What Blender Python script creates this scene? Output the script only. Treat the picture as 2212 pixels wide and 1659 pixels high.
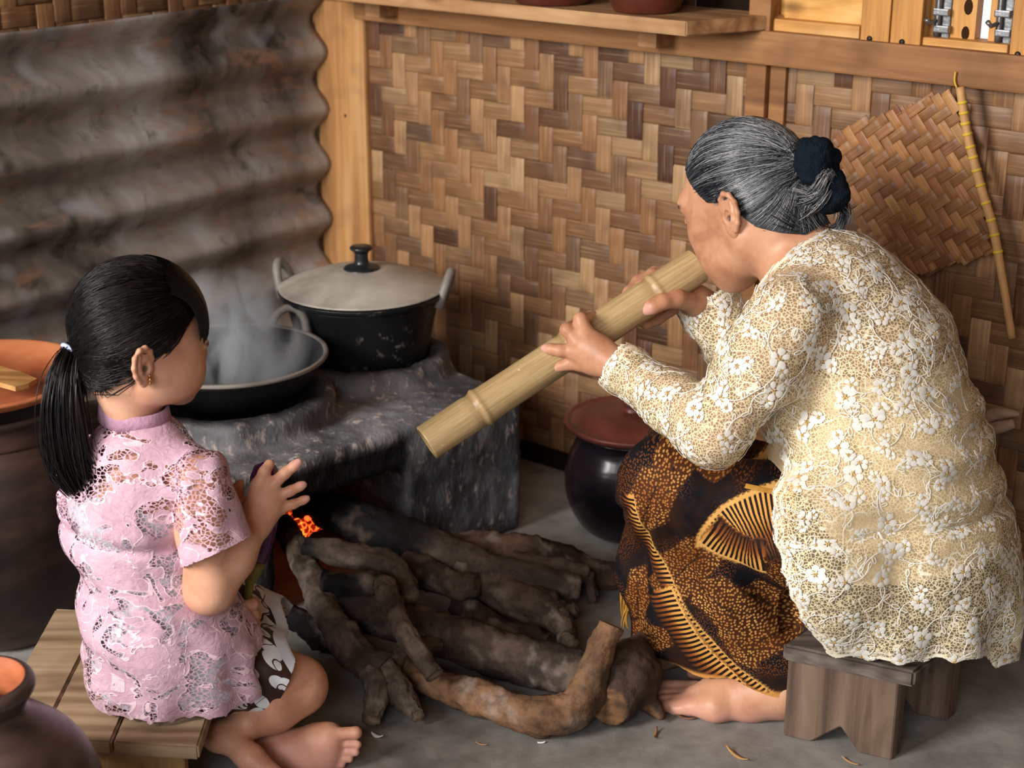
import bpy, bmesh, math, random
import numpy as np
from mathutils import Vector, Matrix, Quaternion, noise as mnoise
from mathutils.bvhtree import BVHTree

for _o in list(bpy.data.objects):
    bpy.data.objects.remove(_o, do_unlink=True)
SC = bpy.context.scene
COL = SC.collection

# ------------------------------------------------------------------ camera
FPX, PITCH, CAMH = 3500.0, math.radians(19.8), 1.3
cam_d = bpy.data.cameras.new('camera')
cam_d.sensor_width = 36.0
cam_d.lens = FPX / 2212.0 * 36.0
cam_d.clip_start = 0.05
cam_d.dof.use_dof = True
cam_d.dof.focus_distance = 2.33
cam_d.dof.aperture_fstop = 5.0
cam = bpy.data.objects.new('camera', cam_d)
COL.objects.link(cam)
cam.location = (0, 0, CAMH)
cam.rotation_euler = (math.pi / 2 - PITCH, 0, 0)
SC.camera = cam

# ------------------------------------------------------------------ world, light, exposure
wd = bpy.data.worlds.new('daylight')
SC.world = wd
wd.use_nodes = True
bgn = wd.node_tree.nodes['Background']
bgn.inputs[0].default_value = (0.86, 0.93, 1.0, 1)
bgn.inputs[1].default_value = 1.15

def area_light(name, loc, target, sx, sy, power, col):
    l = bpy.data.lights.new(name, 'AREA')
    l.shape = 'RECTANGLE'; l.size = sx; l.size_y = sy; l.energy = power; l.color = col
    o = bpy.data.objects.new(name, l); COL.objects.link(o)
    o.location = loc
    o.rotation_euler = (Vector(target) - Vector(loc)).to_track_quat('-Z', 'Y').to_euler()
    return o

area_light('doorway_daylight', (-2.8, 0.0, 1.95), (0.1, 2.6, 0.4), 1.2, 1.4, 200, (1.0, 0.97, 0.93))
area_light('front_left_fill', (-1.0, -1.7, 2.0), (0.0, 2.6, 0.4), 1.8, 1.3, 60, (0.95, 0.98, 1.0))  # added soft fill lamp at the front left, no window stands there

SC.view_settings.view_transform = 'Standard'
SC.view_settings.look = 'None'
SC.view_settings.gamma = 1.0
SC.view_settings.use_curve_mapping = False
SC.view_settings.exposure = 0.05
SC.cycles.max_bounces = 6
SC.cycles.diffuse_bounces = 3
SC.cycles.glossy_bounces = 2
SC.cycles.transmission_bounces = 2
SC.cycles.volume_bounces = 1
SC.cycles.transparent_max_bounces = 10
SC.cycles.adaptive_threshold = 0.06

# ------------------------------------------------------------------ pixel helpers (photo frame 2212 x 1659)
CP, SP = math.cos(PITCH), math.sin(PITCH)
def ray(px, py):
    a, b = (px - 1106.0) / FPX, (829.5 - py) / FPX
    return Vector((a, CP + b * SP, -SP + b * CP))
def at(px, py, Y):                      # world point on that sight line at world y = Y
    d = ray(px, py); t = Y / d.y
    return Vector((d.x * t, Y, CAMH + d.z * t))
def atz(px, py, z):                     # ... at height z
    d = ray(px, py); t = (z - CAMH) / d.z
    return Vector((d.x * t, d.y * t, z))
def zax(p):                             # depth along the optical axis
    return p[1] * CP + (CAMH - p[2]) * SP
def rp(px_r, p):                        # radius in pixels -> metres at p
    return px_r * zax(p) / FPX
def atplane(px, py, o, n):
    d = ray(px, py); c = Vector((0, 0, CAMH))
    t = (Vector(o) - c).dot(n) / d.dot(n)
    return c + d * t

# ------------------------------------------------------------------ object helpers
def link(name, me, mats=None, parent=None, smooth=False):
    o = bpy.data.objects.new(name, me); COL.objects.link(o)
    if mats is not None:
        for m in (mats if isinstance(mats, (list, tuple)) else [mats]):
            me.materials.append(m)
    if parent is not None:
        o.parent = parent
    if smooth:
        me.polygons.foreach_set('use_smooth', [True] * len(me.polygons))
    return o
def tag(o, label=None, cat=None, group=None, kind=None):
    if label: o['label'] = label
    if cat: o['category'] = cat
    if group: o['group'] = group
    if kind: o['kind'] = kind
    return o
def empty(name, loc=(0, 0, 0), rz=0.0):
    o = bpy.data.objects.new(name, None); COL.objects.link(o)
    o.location = loc; o.rotation_euler = (0, 0, rz); o.empty_display_size = .02
    return o
def thing(name, label, cat, group=None, loc=(0, 0, 0), rz=0.0):
    return tag(empty(name, loc, rz), label, cat, group)
def mesh_pd(name, v, f, uv=None, cols=None):
    me = bpy.data.meshes.new(name)
    me.from_pydata([tuple(x) for x in v], [], [tuple(x) for x in f])
    me.update()
    return me
def np_mesh(name, V, F):
    """V (n,3) float, F (m,k) int with k 3 or 4"""
    me = bpy.data.meshes.new(name)
    V = np.asarray(V, np.float32); F = np.asarray(F, np.int32)
    k = F.shape[1]
    me.vertices.add(len(V)); me.vertices.foreach_set('co', V.ravel())
    me.loops.add(F.size); me.loops.foreach_set('vertex_index', F.ravel())
    me.polygons.add(len(F))
    me.polygons.foreach_set('loop_start', np.arange(0, F.size, k, dtype=np.int32))
    me.polygons.foreach_set('loop_total', np.full(len(F), k, np.int32))
    me.update(calc_edges=True)
    return me
def set_col(me, name, C):               # per-vertex linear colour
    a = me.attributes.new(name, 'FLOAT_COLOR', 'POINT')
    C = np.asarray(C, np.float32)
    if C.shape[1] == 3:
        C = np.concatenate([C, np.ones((len(C), 1), np.float32)], 1)
    a.data.foreach_set('color', C.ravel())
def set_f(me, name, A):
    a = me.attributes.new(name, 'FLOAT', 'POINT')
    a.data.foreach_set('value', np.asarray(A, np.float32).ravel())
def set_vec(me, name, A):
    a = me.attributes.new(name, 'FLOAT_VECTOR', 'POINT')
    a.data.foreach_set('vector', np.asarray(A, np.float32).ravel())
def local(o, pts): return pts

def box_bm(bm, c, s, rot=None, bev=0.0):
    r = bmesh.ops.create_cube(bm, size=1.0)
    vs = r['verts']
    M = Matrix.Translation(c) @ ((rot or Matrix.Identity(3)).to_4x4()) @ Matrix.Diagonal((s[0], s[1], s[2], 1))
    bmesh.ops.transform(bm, matrix=M, verts=vs)
    if bev > 0:
        es = list({e for v in vs for e in v.link_edges})
        bmesh.ops.bevel(bm, geom=es, offset=bev, segments=2, affect='EDGES', profile=.6)
def bm_obj(name, bm, mats, parent=None, smooth=False):
    me = bpy.data.meshes.new(name); bm.to_mesh(me); bm.free()
    return link(name, me, mats, parent, smooth)
def box(name, c, s, mats, parent=None, rot=None, bev=.002):
    bm = bmesh.new(); box_bm(bm, Vector(c), s, rot, bev)
    return bm_obj(name, bm, mats, parent)
def prism_bm(bm, poly, h0, h1, M=None):
    """poly list of (x,y); extruded between z=h0..h1, transformed by M"""
    a = [bm.verts.new((x, y, h0)) for x, y in poly]; b = [bm.verts.new((x, y, h1)) for x, y in poly]
    n = len(poly)
    bm.faces.new(a[::-1]); bm.faces.new(b)
    for i in range(n):
        bm.faces.new((a[i], a[(i + 1) % n], b[(i + 1) % n], b[i]))
    if M is not None:
        bmesh.ops.transform(bm, matrix=M, verts=a + b)
    bmesh.ops.recalc_face_normals(bm, faces=bm.faces)
def lathe(profile, n=56, z0=0.0, wob=0.0, seed=0):
    V, F = [], []
    m = len(profile)
    for i, (r, z) in enumerate(profile):
        for k in range(n):
            a = 2 * math.pi * k / n
            rr = r * (1 + wob * mnoise.noise(Vector((math.cos(a) * 1.3 + seed, math.sin(a) * 1.3, z * 9))))
            V.append((rr * math.cos(a), rr * math.sin(a), z + z0))
    for i in range(m - 1):
        for k in range(n):
            F.append((i * n + k, i * n + (k + 1) % n, (i + 1) * n + (k + 1) % n, (i + 1) * n + k))
    return V, F
def lathe_obj(name, profile, mats, parent=None, n=56, loc=None, wob=0.0, seed=0):
    prof = smooth_profile(profile)
    V, F = lathe(prof, n, 0, wob, seed)
    me = np_mesh(name, V, F)
    o = link(name, me, mats, parent, True)
    if loc is not None: o.location = loc
    return o
def smooth_profile(p, it=2):
    """Chaikin rounding that keeps the ends; repeat a point to keep a corner sharp"""
    p = [tuple(x) for x in p]
    for _ in range(it):
        q = [p[0]]
        for a, b in zip(p[:-1], p[1:]):
            q.append((a[0] * .75 + b[0] * .25, a[1] * .75 + b[1] * .25))
            q.append((a[0] * .25 + b[0] * .75, a[1] * .25 + b[1] * .75))
        q.append(p[-1]); p = q
    return p
def catmull(P, R, step):
    """resample a polyline (vectors) with radii through Catmull-Rom"""
    P = [Vector(p) for p in P]; out, rr = [], []
    n = len(P)
    for i in range(n - 1):
        p0 = P[i - 1] if i > 0 else P[0] * 2 - P[1]
        p1, p2 = P[i], P[i + 1]
        p3 = P[i + 2] if i + 2 < n else P[-1] * 2 - P[-2]
        k = max(1, int((p2 - p1).length / step))
        for j in range(k):
            t = j / k; t2, t3 = t * t, t * t * t
            out.append(.5 * ((2 * p1) + (p2 - p0) * t + (2 * p0 - 5 * p1 + 4 * p2 - p3) * t2 + (3 * p1 - p0 - 3 * p2 + p3) * t3))
            rr.append(R[i] + (R[i + 1] - R[i]) * (t * t * (3 - 2 * t)))
    out.append(P[-1]); rr.append(R[-1])
    return out, rr
def tube(P, R, step=.012, n=12, cap=True, jig=0.0, seed=0, flat=None):
    """swept tube -> V,F ; returns also the parameter per vertex"""
    pts, rad = catmull(P, R, step)
    V, F, T = [], [], []
    up = Vector((0, 0, 1)); N = len(pts)
    tan0 = (pts[1] - pts[0]).normalized()
    nrm = tan0.cross(up if abs(tan0.z) < .9 else Vector((1, 0, 0))).normalized()
    for i, p in enumerate(pts):
        t = (pts[min(i + 1, N - 1)] - pts[max(i - 1, 0)]).normalized()
        nrm = (nrm - t * nrm.dot(t)).normalized(); b = t.cross(nrm)
        for k in range(n):
            a = 2 * math.pi * k / n
            r = rad[i]
            if jig:
                q = Vector((math.cos(a), math.sin(a), 0)) * 1.1 + Vector((0, 0, i * step * 14 + seed * 7.3))
                r *= 1 + jig * mnoise.fractal(q, 1.0, 2.2, 3) + .35 * jig * mnoise.noise(q * 4.7)
            V.append(p + nrm * (math.cos(a) * r) + b * (math.sin(a) * r)); T.append(i / (N - 1))
    for i in range(N - 1):
        for k in range(n):
            F.append((i * n + k, i * n + (k + 1) % n, (i + 1) * n + (k + 1) % n, (i + 1) * n + k))
    ncap = 0
    if cap:
        for e, i in ((0, 0), (1, N - 1)):
            c = len(V); V.append(pts[i]); T.append(float(e))
            for k in range(n):
                a, b2 = i * n + k, i * n + (k + 1) % n
                F.append((c, b2, a, a) if e == 0 else (c, a, b2, b2))
    F = [f if f[2] != f[3] else f[:3] for f in F]
    return V, F, T
def tube_obj(name, P, R, mats, parent=None, **kw):
    V, F, T = tube(P, R, **kw)
    me = mesh_pd(name, V, F)
    return link(name, me, mats, parent, True)

# ------------------------------------------------------------------ material helpers
def lin(h):
    h = h.lstrip('#'); c = [int(h[i:i + 2], 16) / 255 for i in (0, 2, 4)]
    return tuple(x / 12.92 if x <= .04045 else ((x + .055) / 1.055) ** 2.4 for x in c)
def lin4(h): return lin(h) + (1.0,)
class NT:
    def __init__(s, name):
        s.m = bpy.data.materials.new(name); s.m.use_nodes = True
        s.t = s.m.node_tree; s.b = s.t.nodes['Principled BSDF']; s.out = s.t.nodes['Material Output']
        s.tc = None
    def n(s, typ, ins=None, **kw):
        nd = s.t.nodes.new(typ)
        for k, v in kw.items(): setattr(nd, k, v)
        for k, v in (ins or {}).items(): s.set(nd.inputs[k], v)
        return nd
    def set(s, sock, v):
        if isinstance(v, bpy.types.NodeSocket): s.t.links.new(v, sock)
        elif isinstance(v, bpy.types.Node): s.t.links.new(v.outputs[0], sock)
        else: sock.default_value = v
    def coord(s, which='Object', scale=(1, 1, 1), rot=(0, 0, 0)):
        if s.tc is None: s.tc = s.n('ShaderNodeTexCoord')
        return s.n('ShaderNodeMapping', {'Vector': s.tc.outputs[which], 'Scale': scale, 'Rotation': rot}).outputs[0]
    def attr(s, name): return s.n('ShaderNodeAttribute', attribute_name=name)
    def noise(s, vec, scale, detail=4, rough=.55, dist=0.0):
        return s.n('ShaderNodeTexNoise', {'Vector': vec, 'Scale': scale, 'Detail': detail, 'Roughness': rough, 'Distortion': dist}).outputs[0]
    def voro(s, vec, scale, feature='F1', out=0, rand=1.0, dim='3D'):
        nd = s.n('ShaderNodeTexVoronoi', feature=feature, voronoi_dimensions=dim)
        s.set(nd.inputs['Vector'], vec); nd.inputs['Scale'].default_value = scale
        nd.inputs['Randomness'].default_value = rand
        return nd.outputs[out]
    def ramp(s, fac, stops, interp='LINEAR'):
        nd = s.n('ShaderNodeValToRGB', {'Fac': fac}); cr = nd.color_ramp; cr.interpolation = interp
        while len(cr.elements) < len(stops): cr.elements.new(.5)
        for e, (p, c) in zip(cr.elements, stops):
            e.position = p; e.color = (c if len(c) == 4 else tuple(c) + (1,)) if not isinstance(c, (int, float)) else (c, c, c, 1)
        return nd.outputs[0]
    def mix(s, fac, a, b, mode='MIX'):
        nd = s.n('ShaderNodeMix', data_type='RGBA', blend_type=mode)
        s.set(nd.inputs[0], fac)
        for k, v in ((6, a), (7, b)):
            if isinstance(v, tuple) and len(v) == 3: v = v + (1,)
            s.set(nd.inputs[k], v)
        return nd.outputs[2]
    def math(s, op, a, b=0.0, c=None):
        nd = s.n('ShaderNodeMath', operation=op); s.set(nd.inputs[0], a); s.set(nd.inputs[1], b)
        if c is not None: s.set(nd.inputs[2], c)
        return nd.outputs[0]
    def bump(s, h, strength=.3, dist=.01):
        nd = s.n('ShaderNodeBump', {'Height': h, 'Strength': strength, 'Distance': dist})
        s.t.links.new(nd.outputs[0], s.b.inputs['Normal']); return nd
    def base(s, col, rough=.7, spec=.3, metal=0.0):
        if isinstance(col, tuple) and len(col) == 3: col = col + (1,)
        s.set(s.b.inputs['Base Color'], col); s.set(s.b.inputs['Roughness'], rough)
        s.set(s.b.inputs['Specular IOR Level'], spec); s.set(s.b.inputs['Metallic'], metal)
        return s
def simple(name, hexcol, rough=.7, spec=.3, var=.25, scale=12, bump=.15, metal=0.0, stretch=(1, 1, 1), hex2=None, bdist=.004):
    t = NT(name); c = lin(hexcol)
    v = t.coord('Object', stretch)
    n1 = t.noise(v, scale, 3, .6)
    d = lin(hex2) if hex2 else tuple(x * (1 - var) for x in c)
    l = tuple(min(1, x * (1 + var * .6)) for x in c)
    col = t.ramp(n1, [(.3, d), (.55, c), (.8, l)])
    t.base(col, rough, spec, metal)
    if bump: t.bump(t.noise(v, scale * 4, 2, .6), bump, bdist)
    return t.m
# ================================================================== MATERIALS OF THE ROOM
def m_concrete():
    t = NT('floor_concrete'); v = t.coord('Object')
    a = t.noise(v, 2.6, 4, .62, .3); b = t.noise(v, 16, 3, .6)
    c1 = t.ramp(a, [(.32, lin('#53504d')), (.5, lin('#807d79')), (.68, lin('#a09e9a'))])
    st = t.ramp(t.noise(v, 6.5, 2, .5, .8), [(.60, 0.0), (.70, 1.0)])
    c2 = t.mix(t.math('MULTIPLY', st, .55), c1, lin('#4b4641'))
    c3 = t.mix(.25, c2, t.ramp(b, [(.3, lin('#5f5b57')), (.7, lin('#bdbab6'))]))
    t.base(c3, t.ramp(a, [(.3, .42), (.7, .7)]), .35)
    t.bump(t.noise(v, 24, 3, .65), .25, .006)
    return t.m
def m_bamboo_strip():
    t = NT('bamboo_strip'); t.tc = t.n('ShaderNodeTexCoord')
    uv = t.tc.outputs['UV']
    g = t.n('ShaderNodeMapping', {'Vector': uv, 'Scale': (7, 260, 1)}).outputs[0]
    gr = t.noise(g, 1.0, 2, .6)
    c = t.attr('Col').outputs[0]
    c = t.mix(t.ramp(gr, [(.35, .55), (.62, 0.0)]), c, t.mix(.5, c, lin('#3a2415')), 'MIX')
    c = t.mix(t.ramp(gr, [(.55, 0.0), (.8, .35)]), c, lin('#d9b98c'))
    bl = t.noise(t.n('ShaderNodeMapping', {'Vector': uv, 'Scale': (14, 20, 1)}).outputs[0], 1.0, 1, .5)
    c = t.mix(t.ramp(bl, [(.52, 0.0), (.72, .4)]), c, lin('#4a2f1f'))
    t.base(c, .48, .4)
    return t.m
def m_wood(name, c0, c1, c2, sc=(1, 14, 14), rough=.62, knots=True, bump=.25, detail=1.0, spec=.3):
    t = NT(name); v = t.coord('Object', sc)
    n = t.noise(v, 2.2 * detail, 4, .62, .7)
    w = t.n('ShaderNodeTexWave', {'Vector': v, 'Scale': .9 * detail, 'Distortion': 6.5, 'Detail': 1.0, 'Detail Scale': 1.4}, bands_direction='Y').outputs[1]
    f = t.math('ADD', t.math('MULTIPLY', n, .86), t.math('MULTIPLY', w, .14))
    c = t.ramp(f, [(.28, lin(c0)), (.5, lin(c1)), (.72, lin(c2))])
    if knots:
        k = t.ramp(t.voro(t.coord('Object', (3, 8, 8)), 1.6), [(.05, 1.0), (.16, 0.0)])
        c = t.mix(t.math('MULTIPLY', k, .75), c, lin('#3a2212'))
    d = t.noise(t.coord('Object'), 9, 2, .6)
    c = t.mix(t.ramp(d, [(.55, 0.0), (.75, .45)]), c, tuple(x * .45 for x in lin(c0)))
    t.base(c, rough, spec); t.bump(n, bump, .003)
    return t.m
def m_corrugated():
    t = NT('sooty_corrugated_iron'); v = t.coord('Object'); vs = t.coord('Object', (1.0, 1.0, .35))
    a = t.noise(vs, 4.0, 4, .6, .3); b = t.noise(v, 13, 4, .6, .4)
    c = t.ramp(a, [(.34, lin('#3b3531')), (.46, lin('#857c75')), (.56, lin('#a59d97')), (.68, lin('#c6c6cb'))])
    ru = t.noise(t.coord('Object', (1.3, 1.3, 4)), 5.5, 4, .7, .6)
    c = t.mix(t.ramp(ru, [(.54, 0.0), (.66, .62)]), c, lin('#a3795c'))
    c = t.mix(t.ramp(b, [(.58, 0.0), (.72, .7)]), c, lin('#2d2724'))
    gal = t.ramp(t.noise(v, 7.5, 2, .6), [(.60, 0.0), (.72, .6)])
    c = t.mix(gal, c, lin('#b4b7be'))
    t.base(c, t.ramp(b, [(.3, .42), (.7, .8)]), .45, .15)
    t.bump(b, .3, .004)
    return t.m
M_FLOOR = m_concrete()
M_STRIP = m_bamboo_strip()
M_DARK = simple('dark_backing', '#241810', .9, .1)
M_POST = m_wood('post_wood', '#966a41', '#b88653', '#c99d6b', (14, 14, 1), .6, False)
M_RAIL = m_wood('rail_wood', '#6e492c', '#95673f', '#ac7e52', (1, 14, 14), .6)
M_FRAME = m_wood('window_wood', '#9a6430', '#cf9550', '#e2b577', (14, 14, 1.2), .55)
M_FRAMEH = m_wood('window_rail_wood', '#a46c36', '#cf964f', '#e0b070', (1.2, 14, 14), .55)
M_PANEL = m_wood('window_panel_wood', '#b0742f', '#dca659', '#ecc685', (1.5, 9, 9), .5)
M_SHELF = m_wood('shelf_wood', '#7d5736', '#a87d55', '#c09a6f', (1, 12, 12), .7)
M_IRON = m_corrugated()
M_STEEL = simple('galvanised_steel', '#8d8f92', .35, .5, .3, 30, .1, .8)
M_NAIL = simple('nail_head', '#2c2622', .5, .4, .2, 60, 0, .6)

# ================================================================== FLOOR AND WALL FRAMES
floor_me = mesh_pd('floor', [(-3.7, -2.3, 0), (3.0, -2.3, 0), (3.0, 4.6, 0), (-3.7, 4.6, 0)], [(0, 1, 2, 3)])
tag(link('floor', floor_me, M_FLOOR), kind='structure')

CORNER = Vector((-.438, 3.547, 0))
UB = Vector((.775, -.632, 0)).normalized(); NB = Vector((-UB.y * -1, 0, 0))
NB = Vector((UB.y, -UB.x, 0))            # faces the camera
UL = Vector((-.632, -.775, 0)).normalized(); NL = Vector((-UL.y, UL.x, 0))
def wB(u, v, d=0.0): return CORNER + UB * u + NB * d + Vector((0, 0, v))
def wL(u, v, d=0.0): return CORNER + UL * u + NL * d + Vector((0, 0, v))
def pixB(px, py, d=0.0):                  # pixel -> (u, v) on the back wall plane offset d
    p = atplane(px, py, wB(0, 0, d), NB) - CORNER
    return p.dot(UB), p.z
def pixL(px, py, d=0.0):
    p = atplane(px, py, wL(0, 0, d), NL) - CORNER
    return p.dot(UL), p.z
RB = Matrix((UB, -NB, Vector((0, 0, 1)))).transposed()   # local x along wall, y into wall, z up
RL = Matrix((UL, -NL, Vector((0, 0, 1)))).transposed()
def wall_slab(name, wf, u0, u1, z0, z1, d0, d1, mat, parent=None):
    V = [wf(u, z, d) for d in (d0, d1) for (u, z) in ((u0, z0), (u1, z0), (u1, z1), (u0, z1))]
    F = [(0, 1, 2, 3), (7, 6, 5, 4), (0, 4, 5, 1), (1, 5, 6, 2), (2, 6, 7, 3), (3, 7, 4, 0)]
    return link(name, mesh_pd(name, V, F), mat, parent)
wall_back = tag(wall_slab('wall_back', wB, -.05, 4.0, 0, .885, -.03, -.012, M_DARK), kind='structure')
wall_left = tag(wall_slab('wall_left', wL, -.05, 3.9, 0, 2.6, -.03, -.012, M_DARK), kind='structure')
wall_top = wall_slab('upper_backing', wB, -.05, pixB(1630, 40, 0)[0], .885, 1.35, -.03, -.012, M_DARK, wall_back)
wall_slab('upper_backing', wB, -.05, 4.0, 1.16, 2.6, -.03, -.012, M_DARK, wall_back)
wall_slab('side_backing', wB, pixB(2230, 40, 0)[0], 4.0, .885, 1.16, -.03, -.012, M_DARK, wall_back)
# the rest of the room, behind and around the viewer
M_PLAIN = simple('lime_washed_wall', '#8f7355', .85, .1, .15, 3, 0)
def shell(name, vs): tag(link(name, mesh_pd(name, vs, [(0, 1, 2, 3)]), M_PLAIN), kind='structure')
shell('wall_right', [(2.7, -2.2, 0), (2.7, 1.2, 0), (2.7, 1.2, 2.6), (2.7, -2.2, 2.6)])
shell('wall_front', [(-3.6, -2.2, 0), (2.7, -2.2, 0), (2.7, -2.2, 2.6), (-3.6, -2.2, 2.6)])
shell('wall_side', [(-3.6, .7, 0), (-3.6, -2.2, 0), (-3.6, -2.2, 2.6), (-3.6, .7, 2.6)])
tag(link('ceiling', mesh_pd('ceiling', [(-3.7, -2.3, 2.6), (3, -2.3, 2.6), (3, 4.6, 2.6), (-3.7, 4.6, 2.6)], [(3, 2, 1, 0)]), M_RAIL), kind='structure')

# ================================================================== WOVEN BAMBOO
PAL = [lin(h) for h in ('#75533a', '#886344', '#956f4d', '#a07c5a', '#b29470', '#5c3d2c', '#472c21', '#7b5f47', '#a6825d', '#8e6947')]
PALW = [4, 4, 4, 4, 3.6, 3.2, 3.4, 3, 3, 4]
def weave(prefix, wf, u0, u1, v0, v1, w, parent, seed, M=M_STRIP, pal=PAL, palw=PALW, th=.0022, inside=None, name='bamboo_strip', dz=.0021):
    rnd = random.Random(seed)
    iu0, iu1 = int(math.floor(u0 / w)), int(math.ceil(u1 / w))
    iv0, iv1 = int(math.floor(v0 / w)), int(math.ceil(v1 / w))
    over = lambda i, j: ((i + j) % 4) in (0, 1)
    def strip(vertical, idx, k0, k1, lo, hi):
        base_c = rnd.choices(pal, palw)[0]
        hw = w * rnd.uniform(.485, .502)
        skew = rnd.uniform(-.03, .03) * w
        V, F, UV, C = [], [], [], []
        rows = []
        segcol = {}
        def col_at(k):
            s = (k + (0 if vertical else 0))
            # one tone for each exposed run
            ph = (idx + s) % 4 if True else 0
            run = (idx + s) // 4
            if run not in segcol:
                c = rnd.choices(pal, palw)[0]; g = rnd.uniform(.85, 1.12)
                g *= 1.16 if vertical else .86
                segcol[run] = tuple(g * k_ * (.25 * a + .75 * b) for a, b, k_ in zip(base_c, c, (1.0, .94, .88)))
            return segcol[run]
        for k in range(k0, k1):
            ov = over(idx, k) if vertical else (not over(k, idx))
            for t in (.1, .5, .9):
                s = (k + t) * w
                if s < lo or s > hi: continue
                rows.append((s, dz if ov else -dz, col_at(k)))
        if len(rows) < 2: return
        rows = [(lo, rows[0][1], rows[0][2])] + rows + [(hi, rows[-1][1], rows[-1][2])] if True else rows
        c0 = (idx + .5) * w + skew
        for (s, d, c) in rows:
            for (e, dd) in ((-hw, 0), (-hw * .85, th * .3), (0, th * .36), (hw * .85, th * .3), (hw, 0), (hw, -th), (-hw, -th)):
                p = wf(c0 + e, s, d + dd) if vertical else wf(s, c0 + e, d + dd)
                V.append(p); UV.append((s + idx * 3.17, e + idx * .37)); C.append(c)
        m = 7
        for r in range(len(rows) - 1):
            for q in range(m):
                a, b = r * m + q, r * m + (q + 1) % m
                F.append((a, b, b + m, a + m) if not vertical else (a, b, b + m, a + m))
        me = np_mesh(name, V, F)
        set_col(me, 'Col', C)
        uvl = me.uv_layers.new(name='UVMap')
        li = np.empty(len(me.loops), np.int32); me.loops.foreach_get('vertex_index', li)
        uvl.data.foreach_set('uv', np.asarray(UV, np.float32)[li].ravel())
        bm = bmesh.new(); bm.from_mesh(me); bmesh.ops.recalc_face_normals(bm, faces=bm.faces); bm.to_mesh(me); bm.free()
        link(name, me, M, parent, False)
    for i in range(iu0, iu1):
        rng = [(v0, v1)] if inside is None else inside(True, (i + .5) * w)
        for lo, hi in rng:
            strip(True, i, int(math.floor(lo / w)), int(math.ceil(hi / w)), lo, hi)
    for j in range(iv0, iv1):
        rng = [(u0, u1)] if inside is None else inside(False, (j + .5) * w)
        for lo, hi in rng:
            strip(False, j, int(math.floor(lo / w)), int(math.ceil(hi / w)), lo, hi)
WS = .0352
weave('b', wB, .03, 2.05, .03, .895, WS, wall_back, 3)
weave('b2', wB, .75, .98, .93, 1.12, WS, wall_back, 5)
weave('l', wL, .02, 1.35, .86, 1.14, WS * 1.08, wall_left, 8)

# ================================================================== TIMBER FRAME OF THE BACK WALL
def wbox(name, wf, R, u0, u1, z0, z1, d0, d1, mat, parent=None, bev=.003, kind=None):
    c = wf((u0 + u1) / 2, (z0 + z1) / 2, (d0 + d1) / 2)
    o = box(name, (0, 0, 0), (abs(u1 - u0), abs(d1 - d0), abs(z1 - z0)), mat, parent, None, bev)
    o.matrix_world = Matrix.Translation(c) @ R.to_4x4()
    if parent is not None:
        o.parent = parent
    if kind: o['kind'] = kind
    return o
def pbox(name, x0, y0, x1, y1, d0, d1, mat, parent=None, bev=.003):
    """box on the back wall whose front face (offset d1) spans these photo pixels (left/right edge mid-heights)"""
    ua, _ = pixB(x0, (y0 + y1) / 2, d1); ub, _ = pixB(x1, (y0 + y1) / 2, d1)
    um = (x0 + x1) / 2
    _, za = pixB(um, y0, d1); _, zb = pixB(um, y1, d1)
    return wbox(name, wB, RB, ua, ub, zb, za, d0, d1, mat, parent, bev)
# corner post
up0, _ = pixB(690, 320, .018); up1, _ = pixB(792, 320, .018)
post = wbox('trim_1', wB, RB, up0, up1, 0, .905, -.03, .018, M_POST, None, .006); tag(post, kind='structure')
def nail(px, py, d, r=.004, parent=None, mat=None):
    u, v = pixB(px, py, d)
    bm = bmesh.new(); bmesh.ops.create_uvsphere(bm, u_segments=10, v_segments=6, radius=r)
    bmesh.ops.scale(bm, vec=(1, .5, 1), verts=bm.verts)
    o = bm_obj('nail', bm, mat or M_NAIL, parent, True)
    o.matrix_world = Matrix.Translation(wB(u, v, d)) @ RB.to_4x4()
    if parent is not None: o.parent = parent
nail(746, 250, .018, .0035, post)
# second post stub behind the woman's head
ms0, _ = pixB(1612, 200, .02); ms1, _ = pixB(1690, 200, .02)
tag(wbox('trim_2', wB, RB, ms0, ms0 + (ms1 - ms0) * .55, .0, .90, -.02, .024, M_RAIL, None), kind='structure')
tag(wbox('trim_3', wB, RB, ms0 + (ms1 - ms0) * .56, ms1, .0, .90, -.03, .012, M_RAIL, None), kind='structure')
# long rail under the windows
zr0 = pixB(1300, 103, .05)[1]
zr1 = pixB(1900, 92, .05)[1]
rail = tag(wbox('trim_4', wB, RB, up1 - .0, 2.2, zr0, zr1, -.03, .045, M_RAIL, None, .004), kind='structure')
base_beam = tag(wbox('trim_5', wB, RB, .02, 2.2, 0.0, .035, -.02, .02, M_DARK, None, .004), kind='structure')
# windows: a closed panel and a half-open shutter with bolts
win1 = tag(empty('window_1'), kind='structure'); win2 = tag(empty('window_2'), kind='structure')
zt = 1.16
def pcol(name, x0, x1, ybot, d0, d1, mat, parent):       # upright piece from ybot to above the picture
    ua, _ = pixB(x0, ybot, d1); ub, _ = pixB(x1, ybot, d1)
    _, zb = pixB((x0 + x1) / 2, ybot, d1)
    return wbox(name, wB, RB, ua, ub, zb, zt, d0, d1, mat, parent)
pcol('stile', 1615, 1662, 72, -.03, .04, M_RAIL, win1)
pcol('panel', 1660, 1860, 62, -.01, .006, M_PANEL, win1)
pbox('bottom_rail', 1663, 48, 1856, 96, -.02, .028, M_FRAMEH, win1)
s1 = pcol('stile', 1856, 1918, 101, -.03, .036, M_FRAME, win1)
s2 = pcol('stile', 1920, 1986, 108, -.03, .036, M_FRAME, win2)
nail(1878, 84, .037, .005, win1); nail(1948, 91, .037, .005, win2)
pbox('bottom_rail', 1987, 88, 2176, 132, -.02, .028, M_FRAMEH, win2)
pcol('stile', 2177, 2260, 136, -.03, .036, M_FRAME, win2)
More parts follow.
